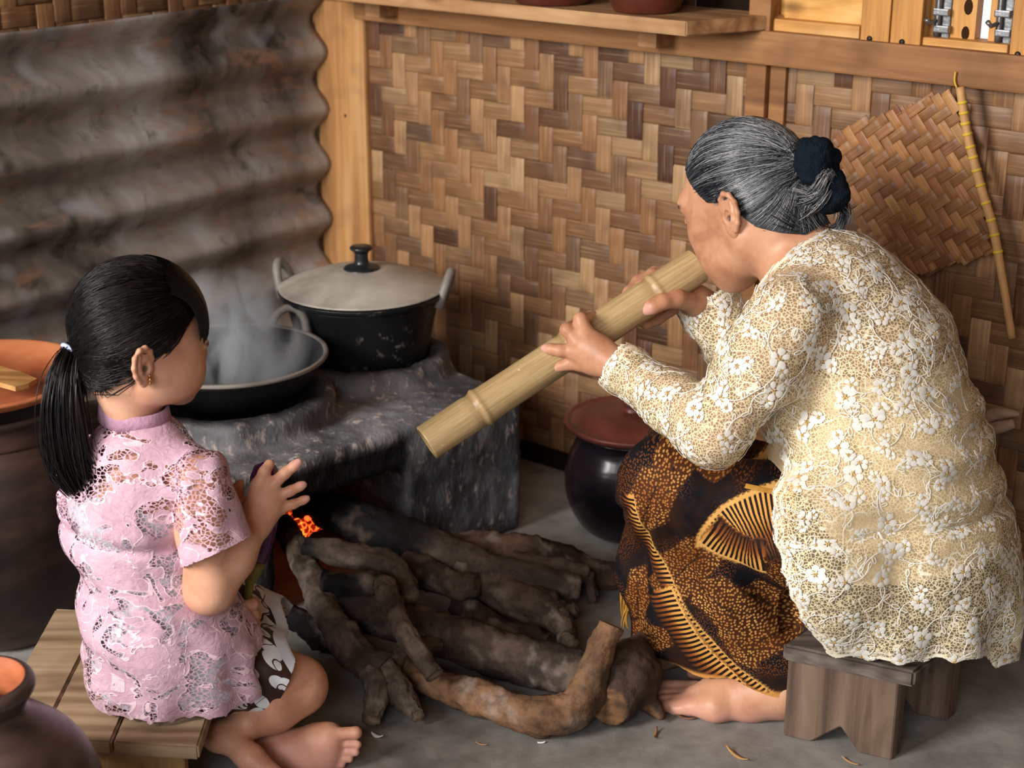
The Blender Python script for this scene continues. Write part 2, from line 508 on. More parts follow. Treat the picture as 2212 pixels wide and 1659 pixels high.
nail(2198, 118, .037, .005, win2)
pcol('shutter_board', 1990, 2016, 90, -.02, .004, M_FRAME, win2)
pcol('shutter_board', 2046, 2104, 96, -.02, .004, M_FRAME, win2)
pcol('shutter_board', 2131, 2180, 102, -.02, .004, M_FRAME, win2)
def bolt(x, y0, y1, d, parent):
    b = pcol('bolt_plate', x - 18, x + 18, y1, d, d + .004, M_STEEL, parent)
    u, v = pixB(x - 4, (y0 + y1) / 2, d + .008); _, vb = pixB(x - 4, y1 - 4, d + .008)
    tube_obj('bolt_rod', [wB(u, vb, d + .01), wB(u, zt, d + .01)], [.0045, .0045], M_STEEL, parent, n=10)
    for yy in (y0 + (y1 - y0) * .3, y0 + (y1 - y0) * .75):
        pbox('bolt_bracket', x - 17, yy - 8, x + 17, yy + 8, d + .002, d + .015, M_STEEL, parent, .002)
    tube_obj('bolt_handle', [wB(u, v, d + .01), wB(u - .006, v - .004, d + .026), wB(u - .009, v + .003, d + .034)], [.0035, .0035, .004], M_STEEL, parent, n=10)
bolt(2031, 2, 84, .004, win2); bolt(2164, 2, 96, .006, win2)
M_HOLE = simple('knot', '#35200f', .8, .1, .1, 40, 0)
for (x, y, r) in ((2092, 15, .010), (2085, 72, .009), (1758, 45, .0)):
    if r: 
        u, v = pixB(x, y, .0045)
        bm = bmesh.new(); bmesh.ops.create_uvsphere(bm, u_segments=14, v_segments=6, radius=r); bmesh.ops.scale(bm, vec=(.75, .08, 1.25), verts=bm.verts)
        o = bm_obj('wood_knot', bm, M_HOLE, win2, True); o.matrix_world = Matrix.Translation(wB(u, v, .0045)) @ RB.to_4x4()

# ================================================================== SHELF WITH TWO POTS
zsh = pixB(1350, 60, .19)[1]
us1, _ = pixB(1500, 45, .10)
shelf = thing('wall_shelf', 'long rough wooden plank shelf fixed across the back wall above the corner post', 'shelf')
V = []
uL, uR, dep = pixB(672, 0, .15)[0], pixB(1490, 30, .15)[0], .19
prof = [(uL, .0), (uR + .10, .0), (uR + .02, dep), (uL - .02, dep)]
bm = bmesh.new(); prism_bm(bm, prof, 0, .024)
bmesh.ops.bevel(bm, geom=list(bm.edges), offset=.002, segments=2, affect='EDGES')
pl = bm_obj('plank', bm, M_SHELF, shelf)
pl.matrix_world = Matrix.Translation(wB(0, zsh - .004, 0)) @ Matrix((UB, NB, Vector((0, 0, 1)))).transposed().to_4x4(); pl.parent = shelf
for uu in (uL + .12, uR - .12):
    wbox('bracket', wB, RB, uu - .02, uu + .02, zsh - .045, zsh - .004, -.01, .10, M_SHELF, shelf)
M_CLAYD = simple('dark_glazed_clay', '#5a2c1e', .28, .5, .35, 10, .08)
def small_pot(px, label, r, hgt):
    u, _ = pixB(px, 12, .12)
    t = thing('clay_pot', label, 'pot', 'pots on the wall shelf', wB(u, zsh + .021, .115))
    lathe_obj('body', [(0, 0), (r * .72, 0), (r * .78, 0), (r * .95, hgt * .22), (r, hgt * .5), (r * .85, hgt * .8), (r * .62, hgt * .9), (r * .7, hgt), (r * .6, hgt), (r * .5, hgt * .85), (r * .5, hgt * .3), (0, hgt * .3)], M_CLAYD, t)
    return t
small_pot(1192, 'dark glazed clay pot standing further left on the wall shelf', .088, .15)
small_pot(1392, 'dark glazed clay pot standing near the right end of the wall shelf', .072, .13)

# ================================================================== CORRUGATED SHEET ON THE LEFT WALL
sheet = empty('corrugated_sheet')
tag(sheet, 'sooty rusted corrugated iron sheet on the left wall behind the stove', 'metal sheet')
zc = [pixL(x, y, .045)[1] for x, y in ((0, 68), (500, 10))]
ztop = sum(zc) / 2
ur = pixL(700, 330, .05)[0]
per = .122
nu, nz = 90, 150
V = []
for a in range(nu + 1):
    for b in range(nz + 1):
        z = ztop * b / nz
        u = ur - .0 + a / nu * 1.35
        jag = .006 * mnoise.noise(Vector((z * 30, 3, 1))) if a == 0 else 0
        ph = 2 * math.pi * (z - ztop) / per
        d = .046 + .021 * math.cos(ph) + .006 * mnoise.noise(Vector((u * 3, z * 4, 7.7)))
        if a < 6: d += (.006 + .004 * math.sin(ph)) * (1 - a / 6)
        V.append(wL(u + jag, z + .004 * mnoise.noise(Vector((u * 2.2, z * 3, .3))), d))
F = [(a * (nz + 1) + b, a * (nz + 1) + b + 1, (a + 1) * (nz + 1) + b + 1, (a + 1) * (nz + 1) + b) for a in range(nu) for b in range(nz)]
sm = np_mesh('iron_sheet', V, F)
so = link('iron_sheet', sm, M_IRON, sheet, True)
md = so.modifiers.new('thick', 'SOLIDIFY'); md.thickness = .0012
# ================================================================== IMPLICIT MODELLING KIT (smooth blended volumes -> one continuous mesh)
def _hash(ix, iy, iz, seed):
    n = (ix * 73856093) ^ (iy * 19349663) ^ (iz * 83492791) ^ (seed * 2654435)
    n = (n ^ (n >> 13)) * 1274126177 & 0x7fffffff
    return ((n ^ (n >> 16)) & 0xffff) / 32767.5 - 1.0
def vnoise(P, scale=1.0, seed=1):
    """value noise of points (n,3), -1..1"""
    Q = np.asarray(P, np.float64) * scale
    I = np.floor(Q).astype(np.int64); f = Q - I; f = f * f * (3 - 2 * f)
    r = 0
    for dx in (0, 1):
        for dy in (0, 1):
            for dz in (0, 1):
                w = (f[:, 0] if dx else 1 - f[:, 0]) * (f[:, 1] if dy else 1 - f[:, 1]) * (f[:, 2] if dz else 1 - f[:, 2])
                r = r + w * _hash(I[:, 0] + dx, I[:, 1] + dy, I[:, 2] + dz, seed)
    return r
def fbm(P, scale=1.0, seed=1, octv=3):
    a, r, s = 1.0, 0, 0
    for o in range(octv):
        r = r + a * vnoise(P, scale * 2.03 ** o, seed + o); s += a; a *= .5
    return r / s
def sstep(a, b, x):
    t = np.clip((x - a) / (b - a), 0, 1); return t * t * (3 - 2 * t)

class Field:
    def __init__(s): s.pr = []
    def cone(s, a, ra, b, rb, k=.012, op='u'):
        s.pr.append(('c', np.array(a, float), float(ra), np.array(b, float), float(rb), k, op)); return s
    def chain(s, pts, k=.012, op='u'):
        """pts: list of (point, radius)"""
        for (a, ra), (b, rb) in zip(pts[:-1], pts[1:]): s.cone(a, ra, b, rb, k, op)
        return s
    def ball(s, c, r, k=.012, op='u'): return s.ell(c, (r, r, r), None, k, op)
    def ell(s, c, r, R=None, k=.012, op='u'):
        """R: 3 axis vectors (rows)"""
        R = np.eye(3) if R is None else np.array([list(x) for x in R], float)
        s.pr.append(('e', np.array(c, float), np.array(r, float), R, None, k, op)); return s
    def rbox(s, c, h, R=None, r=.01, k=.005, op='u'):
        R = np.eye(3) if R is None else np.array([list(x) for x in R], float)
        s.pr.append(('b', np.array(c, float), np.array(h, float), R, r, k, op)); return s
    def cyl(s, c, rad, h, r=.01, k=.005, op='u'):            # upright cylinder
        s.pr.append(('y', np.array(c, float), float(rad), float(h), r, k, op)); return s
    def bbox(s, p):
        t = p[0]
        if t == 'c':
            lo = np.minimum(p[1] - p[2], p[3] - p[4]); hi = np.maximum(p[1] + p[2], p[3] + p[4])
        elif t == 'e':
            e = np.abs(p[3]).T @ p[2]; lo, hi = p[1] - e, p[1] + e
        elif t == 'b':
            e = np.abs(p[3]).T @ p[2]; lo, hi = p[1] - e, p[1] + e
        else:
            e = np.array([p[2], p[2], p[3]]); lo, hi = p[1] - e, p[1] + e
        return lo, hi
    @staticmethod
    def dist(p, x, y, z):
        t = p[0]
        if t == 'c':
            a, ra, b, rb = p[1], p[2], p[3], p[4]; ba = b - a; L = float(ba @ ba) + 1e-12
            X, Y, Z = x - a[0], y - a[1], z - a[2]
            h = np.clip((X * ba[0] + Y * ba[1] + Z * ba[2]) / L, 0, 1)
            return np.sqrt((X - h * ba[0]) ** 2 + (Y - h * ba[1]) ** 2 + (Z - h * ba[2]) ** 2) - (ra + (rb - ra) * h)
        c = p[1]; X, Y, Z = x - c[0], y - c[1], z - c[2]
        if t == 'y':
            d0 = np.sqrt(X * X + Y * Y) - (p[2] - p[4]); d1 = np.abs(Z) - (p[3] - p[4]) + 0 * d0
            return np.minimum(np.maximum(d0, d1), 0) + np.sqrt(np.maximum(d0, 0) ** 2 + np.maximum(d1, 0) ** 2) - p[4]
        R = p[3]
        u = X * R[0, 0] + Y * R[0, 1] + Z * R[0, 2]; v = X * R[1, 0] + Y * R[1, 1] + Z * R[1, 2]; w = X * R[2, 0] + Y * R[2, 1] + Z * R[2, 2]
        if t == 'e':
            r = p[2]
            k0 = np.sqrt((u / r[0]) ** 2 + (v / r[1]) ** 2 + (w / r[2]) ** 2)
            k1 = np.sqrt((u / r[0] ** 2) ** 2 + (v / r[1] ** 2) ** 2 + (w / r[2] ** 2) ** 2)
            return np.where(k1 > 1e-6, k0 * (k0 - 1) / np.maximum(k1, 1e-6), -r.min())
        h, rr = p[2], p[4]
        d0, d1, d2 = np.abs(u) - h[0] + rr, np.abs(v) - h[1] + rr, np.abs(w) - h[2] + rr
        return np.minimum(np.maximum(np.maximum(d0, d1), d2), 0) + np.sqrt(np.maximum(d0, 0) ** 2 + np.maximum(d1, 0) ** 2 + np.maximum(d2, 0) ** 2) - rr
    def at_points(s, P):
        P = np.asarray(P, float); D = np.full(len(P), 1.0)
        for p in s.pr: D = s.comb(D, s.dist(p, P[:, 0], P[:, 1], P[:, 2]), p[-2], p[-1])
        return D
    @staticmethod
    def comb(A, d, k, op):
        if op == 'u':
            h = np.maximum(k - np.abs(A - d), 0) / k
            return np.minimum(A, d) - h * h * (k * .25)
        d = -d
        h = np.maximum(k - np.abs(A - d), 0) / k
        return np.maximum(A, d) + h * h * (k * .25)
    def grid(s, h, lo=None, hi=None):
        bb = [s.bbox(p) for p in s.pr if p[-1] == 'u']
        mg = 3 * h + .3 * max(p[-2] for p in s.pr)
        lo = np.min([b[0] for b in bb], 0) - mg if lo is None else np.array(lo, float)
        hi = np.max([b[1] for b in bb], 0) + mg if hi is None else np.array(hi, float)
        n = np.ceil((hi - lo) / h).astype(int) + 1
        ax = [(lo[i] + h * np.arange(n[i])).astype(np.float32) for i in range(3)]
        G = np.full(n, .08, np.float32)
        for p in s.pr:
            m = p[-2] + 3 * h + .006
            b0, b1 = s.bbox(p)
            i0 = np.clip(np.floor((b0 - m - lo) / h).astype(int), 0, n); i1 = np.clip(np.ceil((b1 + m - lo) / h).astype(int) + 1, 0, n)
            if np.any(i1 <= i0): continue
            sl = tuple(slice(a, b) for a, b in zip(i0, i1))
            x = ax[0][sl[0]][:, None, None]; y = ax[1][sl[1]][None, :, None]; z = ax[2][sl[2]][None, None, :]
            G[sl] = s.comb(G[sl], s.dist(p, x, y, z).astype(np.float32), p[-2], p[-1])
        return G, lo, h
    def mesh(s, h, smooth=1, lo=None, hi=None):
        G, lo, h = s.grid(h, lo, hi)
        V, F = surface_nets(G, lo, h)
        if smooth: V = lap(V, F, smooth)
        return V, F
def surface_nets(G, lo, h):
    S = G < 0
    c = S[:-1, :-1, :-1].astype(np.int8)
    tot = np.zeros(c.shape, np.int8)
    for dx in (0, 1):
        for dy in (0, 1):
            for dz in (0, 1):
                tot += S[dx:S.shape[0] - 1 + dx, dy:S.shape[1] - 1 + dy, dz:S.shape[2] - 1 + dz]
    I, J, K = np.nonzero((tot > 0) & (tot < 8))
    idx = np.full(c.shape, -1, np.int32); idx[I, J, K] = np.arange(len(I))
    acc = np.zeros((len(I), 3)); cnt = np.zeros(len(I))
    C = [(a, b, d) for a in (0, 1) for b in (0, 1) for d in (0, 1)]
    val = {q: G[I + q[0], J + q[1], K + q[2]] for q in C}
    for q in C:
        for axn in range(3):
            if q[axn] == 0:
                r = list(q); r[axn] = 1; r = tuple(r)
                a, b = val[q], val[r]
                m = (a < 0) != (b < 0)
                t = a[m] / (a[m] - b[m])
                p = np.tile(np.array(q, float), (m.sum(), 1)); p[:, axn] = t
                acc[m] += p; cnt[m] += 1
    V = (acc / cnt[:, None] + np.stack([I, J, K], 1)) * h + lo
    Fs = []
    for axn in range(3):
        sl0 = [slice(None)] * 3; sl1 = [slice(None)] * 3
        sl0[axn] = slice(0, -1); sl1[axn] = slice(1, None)
        a, b = S[tuple(sl0)], S[tuple(sl1)]
        X = np.stack(np.nonzero(a != b), 1)
        o1, o2 = [q for q in range(3) if q != axn]
        ok = (X[:, o1] > 0) & (X[:, o2] > 0) & (X[:, o1] < S.shape[o1] - 1) & (X[:, o2] < S.shape[o2] - 1)
        X = X[ok]
        sgn = a[X[:, 0], X[:, 1], X[:, 2]]
        def cell(d1, d2):
            Y = X.copy(); Y[:, o1] -= d1; Y[:, o2] -= d2
            return idx[Y[:, 0], Y[:, 1], Y[:, 2]]
        q = np.stack([cell(0, 0), cell(1, 0), cell(1, 1), cell(0, 1)], 1)
        flip = sgn if axn != 1 else ~sgn
        q[~flip] = q[~flip][:, ::-1]
        Fs.append(q)
    F = np.concatenate(Fs)
    return V, F[(F >= 0).all(1)]
def edges_of(F):
    k = F.shape[1]
    E = np.concatenate([F[:, [i, (i + 1) % k]] for i in range(k)]); E.sort(1)
    return np.unique(E, axis=0)
def lap(V, F, it=1, lam=.5):
    E = edges_of(F); n = len(V)
    deg = np.bincount(E.ravel(), minlength=n).astype(float); deg[deg == 0] = 1
    for i in range(it):
        for l in (lam, -lam * 1.03):
            A = np.stack([np.bincount(E[:, 0], V[E[:, 1], c], n) + np.bincount(E[:, 1], V[E[:, 0], c], n) for c in range(3)], 1)
            V = V + l * (A / deg[:, None] - V)
    return V
def vnormals(V, F):
    a = V[F[:, 2]] - V[F[:, 0]]; b = V[F[:, 3 if F.shape[1] == 4 else 1]] - V[F[:, 1 if F.shape[1] == 4 else 0]]
    fn = np.cross(a, b); N = np.zeros_like(V)
    for i in range(F.shape[1]): np.add.at(N, F[:, i], fn)
    return N / (np.linalg.norm(N, axis=1, keepdims=True) + 1e-12)
def keep(V, F, vmask):
    F2 = F[vmask[F].all(1)]
    u, inv = np.unique(F2.ravel(), return_inverse=True)
    return V[u], inv.reshape(F2.shape), u
def keep_cut(V, F, s, n, h):
    """keep s < 0, pulling the border onto the cut itself; n = unit gradient of s"""
    V2, F2, ix = keep(V, F, s < h * .75)
    o = s[ix] > 0; n = np.asarray(n, float)
    V2 = V2.copy(); V2[o] -= s[ix][o][:, None] * (n[None] if n.ndim == 1 else n[ix][o])
    return V2, F2, ix
def proj(P):
    """world points -> photo pixels (used to shape and colour cloth from its traced outline)"""
    P = np.asarray(P, float)
    x, y, z = P[:, 0], P[:, 1], P[:, 2] - CAMH
    zc = y * CP - z * SP; up = y * SP + z * CP
    return 1106 + FPX * x / zc, 829.5 - FPX * up / zc
# ================================================================== MATERIALS OF THINGS
def m_stove():
    t = NT('sooty_cement'); v = t.coord('Object')
    a = t.noise(v, 6, 4, .65, .4); b = t.noise(t.coord('Object', (1, 1, .5)), 42, 3, .75)
    c = t.ramp(a, [(.3, lin('#37373a')), (.5, lin('#626266')), (.7, lin('#8e8e91'))])
    c = t.mix(t.ramp(b, [(.57, 0.0), (.68, .8)]), c, lin('#c9bab2'))
    c = t.mix(t.ramp(t.noise(v, 4, 3), [(.50, 0.0), (.64, .6)]), c, lin('#1c1c20'))
    soot = t.attr('soot').outputs[2]
    c = t.mix(soot, c, lin('#08090b'))
    t.base(c, .8, .3); t.bump(b, .6, .006)
    return t.m
def m_clay(name, c0, c1, c2, rough=.5, spec=.4, sc=6):
    t = NT(name); v = t.coord('Object', (1, 1, 2.2)); a = t.noise(v, sc, 4, .6, .3)
    c = t.ramp(a, [(.32, lin(c0)), (.5, lin(c1)), (.7, lin(c2))])
    t.base(c, rough, spec); t.bump(t.noise(t.coord('Object', (1, 1, 8)), 12, 3), .12, .004)
    return t.m
def m_log():
    t = NT('firewood_bark'); v = t.coord('Object'); c = t.attr('Col').outputs[0]
    a = t.noise(v, 60, 3, .7); b = t.noise(v, 16, 2, .6)
    c = t.mix(t.ramp(a, [(.35, .7), (.6, 0.0)]), c, t.mix(.65, c, (0.008, .006, .005)))
    c = t.mix(t.ramp(b, [(.56, 0.0), (.75, .5)]), c, t.mix(.5, c, lin('#b09a86')))
    t.base(c, .82, .25); t.bump(a, .7, .004)
    return t.m
def m_bamboo():
    t = NT('bamboo_tube'); v = t.coord('Object', (1, 1, 1))
    t.tc = t.n('ShaderNodeTexCoord')
    g = t.noise(t.attr('tc').outputs[1], 1.0, 4, .6)
    c = t.ramp(g, [(.3, lin('#a58960')), (.5, lin('#b89c70')), (.7, lin('#c6ad82'))])
    p = t.ramp(t.voro(v, 90), [(.10, 1.0), (.2, 0.0)])
    c = t.mix(t.math('MULTIPLY', p, t.ramp(t.noise(v, 11, 2), [(.58, 0.0), (.62, .8)])), c, lin('#e2cda4'))
    c = t.mix(t.attr('node').outputs[2], c, lin('#8f6f45'))
    t.base(c, .38, .45); t.bump(g, .12, .002)
    return t.m
M_STOVE = m_stove()
M_WOKOUT = simple('wok_outside', '#0d0e10', .5, .4, .4, 18, .25)
M_WOKIN = simple('wok_inside', '#3a3c3f', .45, .4, .3, 12, .1)
M_RIMM = simple('wok_rim', '#8b857d', .5, .4, .3, 14, .1)
M_ALU = NT('blackened_pot')
_v = M_ALU.coord('Object'); _a = M_ALU.noise(_v, 40, 4, .7); _b = M_ALU.noise(_v, 5, 3, .5)
M_ALU.base(M_ALU.mix(M_ALU.math('MULTIPLY', M_ALU.ramp(_a, [(.56, 0.0), (.68, .8)]), M_ALU.ramp(_b, [(.5, 0.0), (.62, 1.0)])), lin('#15171a'), lin('#8a8178')), .42, .4, .1)
M_ALU = M_ALU.m
M_LID = NT('dull_aluminium_lid')
_v = M_LID.coord('Object'); _a = M_LID.noise(_v, 7, 5, .65, .5)
M_LID.base(M_LID.ramp(_a, [(.3, lin('#968e82')), (.5, lin('#bcb4a9')), (.7, lin('#d3cdc3'))]), .45, .5, .15); M_LID = M_LID.m
M_KNOB = simple('black_bakelite', '#22272b', .3, .5, .3, 20, .05)
M_REDCLAY = m_clay('dark_red_clay', '#4a241e', '#6d372f', '#83493e', .38, .45)
M_BLACKGLAZE = m_clay('black_glazed_clay', '#0a090b', '#16131a', '#2a1a1c', .22, .5)
M_JAR = m_clay('smoked_clay_jar', '#0d0a0a', '#2f211d', '#553d34', .5, .35, 3.0)
M_TERRA = m_clay('terracotta', '#80452c', '#a85d3a', '#bd774e', .6, .3)
M_POTFG = m_clay('brown_burnished_clay', '#271c1a', '#453530', '#65524a', .35, .45, 4)
M_LOG = m_log()
M_BAMBOO = m_bamboo()
M_STOOLW = m_wood('weathered_grey_wood', '#3d342e', '#62574f', '#7f746b', (1.2, 16, 16), .7, False, .35)
M_STOOLV = m_wood('weathered_board_wood', '#43352b', '#6b5648', '#84705f', (16, 16, 1.2), .7, False, .35)
M_BENCH = m_wood('pale_bench_wood', '#6f5a42', '#9c8468', '#b39c80', (1.2, 12, 12), .65, True, .25)
M_BENCHL = m_wood('pale_bench_leg_wood', '#7b5b37', '#a98455', '#bf9b6a', (12, 12, 1.2), .65, True, .25)
M_PADDLE = m_wood('paddle_wood', '#8a5f35', '#b98850', '#cfa46c', (1, 12, 12), .55, False, .2)

# ================================================================== STOVE
SF = Vector((-.759, -.651, 0)).normalized()               # along the front, to the near left
SN = Vector((-SF.y, SF.x, 0)) * 1.0                        # out of the front face
if SN.y > 0: SN = -SN
SO = Vector((.0175, 2.804, 0)); SH = .272
SL, SD = .68, .50
def st(a, b, z): return SO + SF * a - SN * b + Vector((0, 0, z))   # a along front, b into the block
RS = np.array([list(SF), list(-SN), [0, 0, 1]])
wok_c = atz(520, 748, .36); pot_b = atz(795, 745, SH + .02)
wok_c = Vector((wok_c.x, wok_c.y, 0)); 
POT = Vector((-.284, 2.955, 0)); WOK = Vector((-.497, 2.70, 0))
_d = WOK - SO; 
f = Field()
f.rbox(st(SL / 2, SD / 2, SH / 2), (SL / 2, SD / 2, SH / 2), RS, .011, .004)
f.cyl(POT + Vector((0, 0, SH + .006)), .165, .03, .02, .03)
f.cyl(WOK + Vector((0, 0, SH + .010)), .180, .034, .014, .018)
f.ball(POT + Vector((0, 0, SH + .06)), .13, .008, 's')
f.ell(WOK + Vector((0, 0, SH + .10)), (.16, .16, .12), None, .008, 's')
a0, a1 = .265, .545                                        # fire mouth
f.rbox(st((a0 + a1) / 2, .10, .06), ((a1 - a0) / 2, .27, .135), RS, .03, .012, 's')
V, F = f.mesh(.0075, 1)
N = vnormals(V, F)
V = V + N * (.006 * fbm(V, 26, 3, 3) + .004 * fbm(V, 7, 9, 2))[:, None]
rel = V - np.array(SO); la = rel @ np.array(SF); lb = rel @ -np.array(SN)
soot = sstep(.02, .09, lb) * sstep(a0 - .03, a0 + .03, la) * (1 - sstep(a1 - .02, a1 + .04, la)) * (1 - sstep(SH - .03, SH, V[:, 2]))
soot = np.maximum(soot, .97 * (1 - sstep(SH - .03, SH - .008, V[:, 2] + .004 * fbm(V, 30, 4, 2))) * sstep(a0 - .015, a0 + .012, la) * (1 - sstep(a1 - .01, a1 + .05, la)))
soot = np.maximum(soot, .6 * sstep(a0 - .11, a0, la + .03 * fbm(V, 12, 2, 2)) * (1 - sstep(a1, a1 + .1, la)) * (1 - sstep(.16, SH - .01, V[:, 2])))
for c, r in ((POT, .14), (WOK, .155)):
    dd = np.hypot(V[:, 0] - c.x, V[:, 1] - c.y); soot = np.maximum(soot, .8 * (1 - sstep(r - .01, r + .03, dd + .012 * fbm(V, 20, 5, 2))) * (V[:, 2] > SH - .05))
me = np_mesh('cement_body', V, F); set_f(me, 'soot', soot)
stove = thing('wood_stove', 'sooty grey cement wood stove carrying a wok and a lidded pot', 'stove')
link('cement_body', me, M_STOVE, stove, True)

# ------------------------------------------------------------------ wok
wz = SH + .012
wok = thing('wok', 'black iron wok with steaming inside and loop ears on the stove', 'wok', None, WOK + Vector((0, 0, wz)))
R = .168
lathe_obj('bowl', [(0, -.004), (.05, -.002), (.10, .018), (.14, .05), (.162, .085), (R, .092), (R, .092), (R + .004, .098), (R - .002, .1), (R - .002, .1), (.157, .09), (.135, .055), (.095, .024), (.05, .008), (0, .006)], M_WOKOUT, wok, 72)
lathe_obj('inner_surface', [(R - .003, .1005), (.156, .0915), (.134, .0565), (.094, .0255), (.05, .0095), (0, .0075)], M_WOKIN, wok, 72)
lathe_obj('rim', [(R - .004, .099), (R - .002, .103), (R + .005, .103), (R + .006, .097), (R, .094)], M_RIMM, wok, 72)
def ear(parent, ang, r, z, w, hgt, th, mat, tilt=.3, name='ear'):
    pts = []
    for k in range(9):
        s = k / 8
        x = -w / 2 + w * s; y = math.sin(math.pi * s) ** .55 * hgt
        pts.append(Vector((x, y * math.sin(tilt), y * math.cos(tilt))))
    Rz = Matrix.Rotation(ang - math.pi / 2, 3, 'Z')
    P = [Rz @ (p + Vector((0, r, z))) for p in pts]
    return tube_obj(name, P, [th] * 9, mat, parent, n=10, step=.006)
_dv = at(640, 690, 2.85) - WOK
ear(wok, math.radians(60), R + .0, .094, .085, .045, .0075, M_RIMM, .35)
ear(wok, math.radians(240), R + .0, .094, .085, .045, .0075, M_RIMM, .35)

# ------------------------------------------------------------------ big pot and its lid
pz = SH + .018
pot = thing('cooking_pot', 'tall blackened aluminium cooking pot with two loop handles on the stove', 'pot', None, POT + Vector((0, 0, pz)))
PR = .160
lathe_obj('body', [(0, 0), (.108, 0), (.118, .003), (.124, .02), (.138, .09), (.148, .128), (.148, .128), (.158, .131), (PR, .137), (PR, .141), (.150, .141), (.145, .135), (.13, .08), (.116, .02), (0, .012)], M_ALU, pot, 72)
for a in (math.radians(163), math.radians(-8)):
    ear(pot, a, .152, .116, .064, .066, .0085, M_RIMM, .30, 'handle')
lid = thing('pot_lid', 'domed dull aluminium lid with a black knob on the big pot', 'lid', None, POT + Vector((0, 0, pz + .1425)))
lathe_obj('dome', [(.152, .000), (.158, .0), (.1585, .003), (.152, .005), (.146, .007), (.12, .017), (.08, .0295), (.04, .036), (0, .038)], M_LID, lid, 72)
lathe_obj('knob', [(.034, .034), (.035, .037), (.030, .041), (.016, .044), (.013, .05), (.0125, .066), (.017, .071), (.022, .074), (.021, .079), (.012, .081), (0, .081)], M_KNOB, lid, 32)

# ------------------------------------------------------------------ steam over the wok
def m_steam():
    m = bpy.data.materials.new('steam'); m.use_nodes = True; t = m.node_tree
    t.nodes.remove(t.nodes['Principled BSDF'])
    out = t.nodes['Material Output']
    vs = t.nodes.new('ShaderNodeVolumePrincipled')
    tc = t.nodes.new('ShaderNodeTexCoord')
    mp = t.nodes.new('ShaderNodeMapping'); mp.inputs['Scale'].default_value = (1, 1, .55)
    t.links.new(tc.outputs['Object'], mp.inputs[0])
    nz = t.nodes.new('ShaderNodeTexNoise'); nz.inputs['Scale'].default_value = 14; nz.inputs['Detail'].default_value = 2; nz.inputs['Distortion'].default_value = .8
    t.links.new(mp.outputs[0], nz.inputs['Vector'])
    rp_ = t.nodes.new('ShaderNodeValToRGB'); rp_.color_ramp.elements[0].position = .47; rp_.color_ramp.elements[1].position = .64
    t.links.new(nz.outputs[0], rp_.inputs[0])
    ln = t.nodes.new('ShaderNodeVectorMath'); ln.operation = 'LENGTH'
    m2 = t.nodes.new('ShaderNodeMapping'); m2.inputs['Scale'].default_value = (1 / .15, 1 / .15, 1 / .14); m2.inputs['Location'].default_value = (0, 0, -.12 / .14)
    t.links.new(tc.outputs['Object'], m2.inputs[0]); t.links.new(m2.outputs[0], ln.inputs[0])
    fa = t.nodes.new('ShaderNodeMapRange'); fa.inputs[1].default_value = 1.0; fa.inputs[2].default_value = .35; fa.inputs[3].default_value = 0; fa.inputs[4].default_value = 34
    t.links.new(ln.outputs['Value'], fa.inputs[0])
    mu = t.nodes.new('ShaderNodeMath'); mu.operation = 'MULTIPLY'
    t.links.new(fa.outputs[0], mu.inputs[0]); t.links.new(rp_.outputs[0], mu.inputs[1])
    t.links.new(mu.outputs[0], vs.inputs['Density'])
    vs.inputs['Color'].default_value = (.82, .88, .93, 1); vs.inputs['Anisotropy'].default_value = .1
    t.links.new(vs.outputs[0], out.inputs['Volume'])
    return m
V, F = lathe(smooth_profile([(0, .012), (.09, .03), (.135, .065), (.148, .11), (.145, .16), (.12, .22), (.06, .26), (0, .268)], 2), 32)
st_o = link('steam', np_mesh('steam', V, F), m_steam(), None, True); st_o.location = WOK + Vector((0, 0, wz))
tag(st_o, 'pale steam rising from the wok', 'steam', kind='stuff')

# ------------------------------------------------------------------ red-lidded pot beside the stove
RP = Vector((.225, 2.80, 0))
rpot = thing('clay_cooking_pot', 'black glazed clay pot standing on the floor right of the stove', 'pot', None, RP)
lathe_obj('body', [(0, 0), (.07, 0), (.095, .012), (.122, .06), (.128, .11), (.120, .15), (.106, .180), (.104, .196), (.112, .205), (.104, .205), (.096, .19), (.11, .12), (.08, .02), (0, .015)], M_BLACKGLAZE, rpot, 64)
rl = thing('earthen_lid', 'dark red clay lid on the black pot right of the stove', 'lid', None, RP + Vector((0, 0, .205)))
lathe_obj('dish', [(0, 0), (.10, .0), (.118, .003), (.128, .012), (.130, .018), (.124, .021), (.116, .015), (.104, .017), (.09, .026), (.05, .036), (0, .038)], M_REDCLAY, rl, 64)
lathe_obj('knob', [(.022, .036), (.018, .044), (.022, .052), (.014, .058), (0, .06)], M_REDCLAY, rl, 24)

# ------------------------------------------------------------------ big jar, bowl on it and paddle
JP = atz(-40, 1330, .0); JP = Vector((-.845, 2.43, 0))
jar = thing('storage_jar', 'big smoke-blackened clay storage jar behind the girl at the left', 'jar', None, JP)
lathe_obj('body', [(0, 0), (.10, 0), (.12, .01), (.155, .08), (.175, .18), (.178, .27), (.168, .32), (.152, .36), (.152, .36), (.156, .363), (.154, .392), (.162, .402), (.158, .410), (.146, .405), (.142, .36), (.16, .3), (.12, .04), (0, .02)], M_JAR, jar, 64)
bowl = thing('clay_bowl', 'terracotta bowl resting on the mouth of the big jar', 'bowl', None, JP + Vector((0, 0, .408)))
lathe_obj('dish', [(0, 0), (.07, 0), (.11, .004), (.145, .015), (.165, .028), (.172, .034), (.166, .039), (.156, .034), (.13, .020), (.08, .011), (0, .009)], M_TERRA, bowl, 64)
pd = thing('wooden_paddle', 'flat wooden cooking paddle lying across the terracotta bowl', 'paddle')
pA, pB = atz(-60, 792, .458), atz(112, 850, .446)
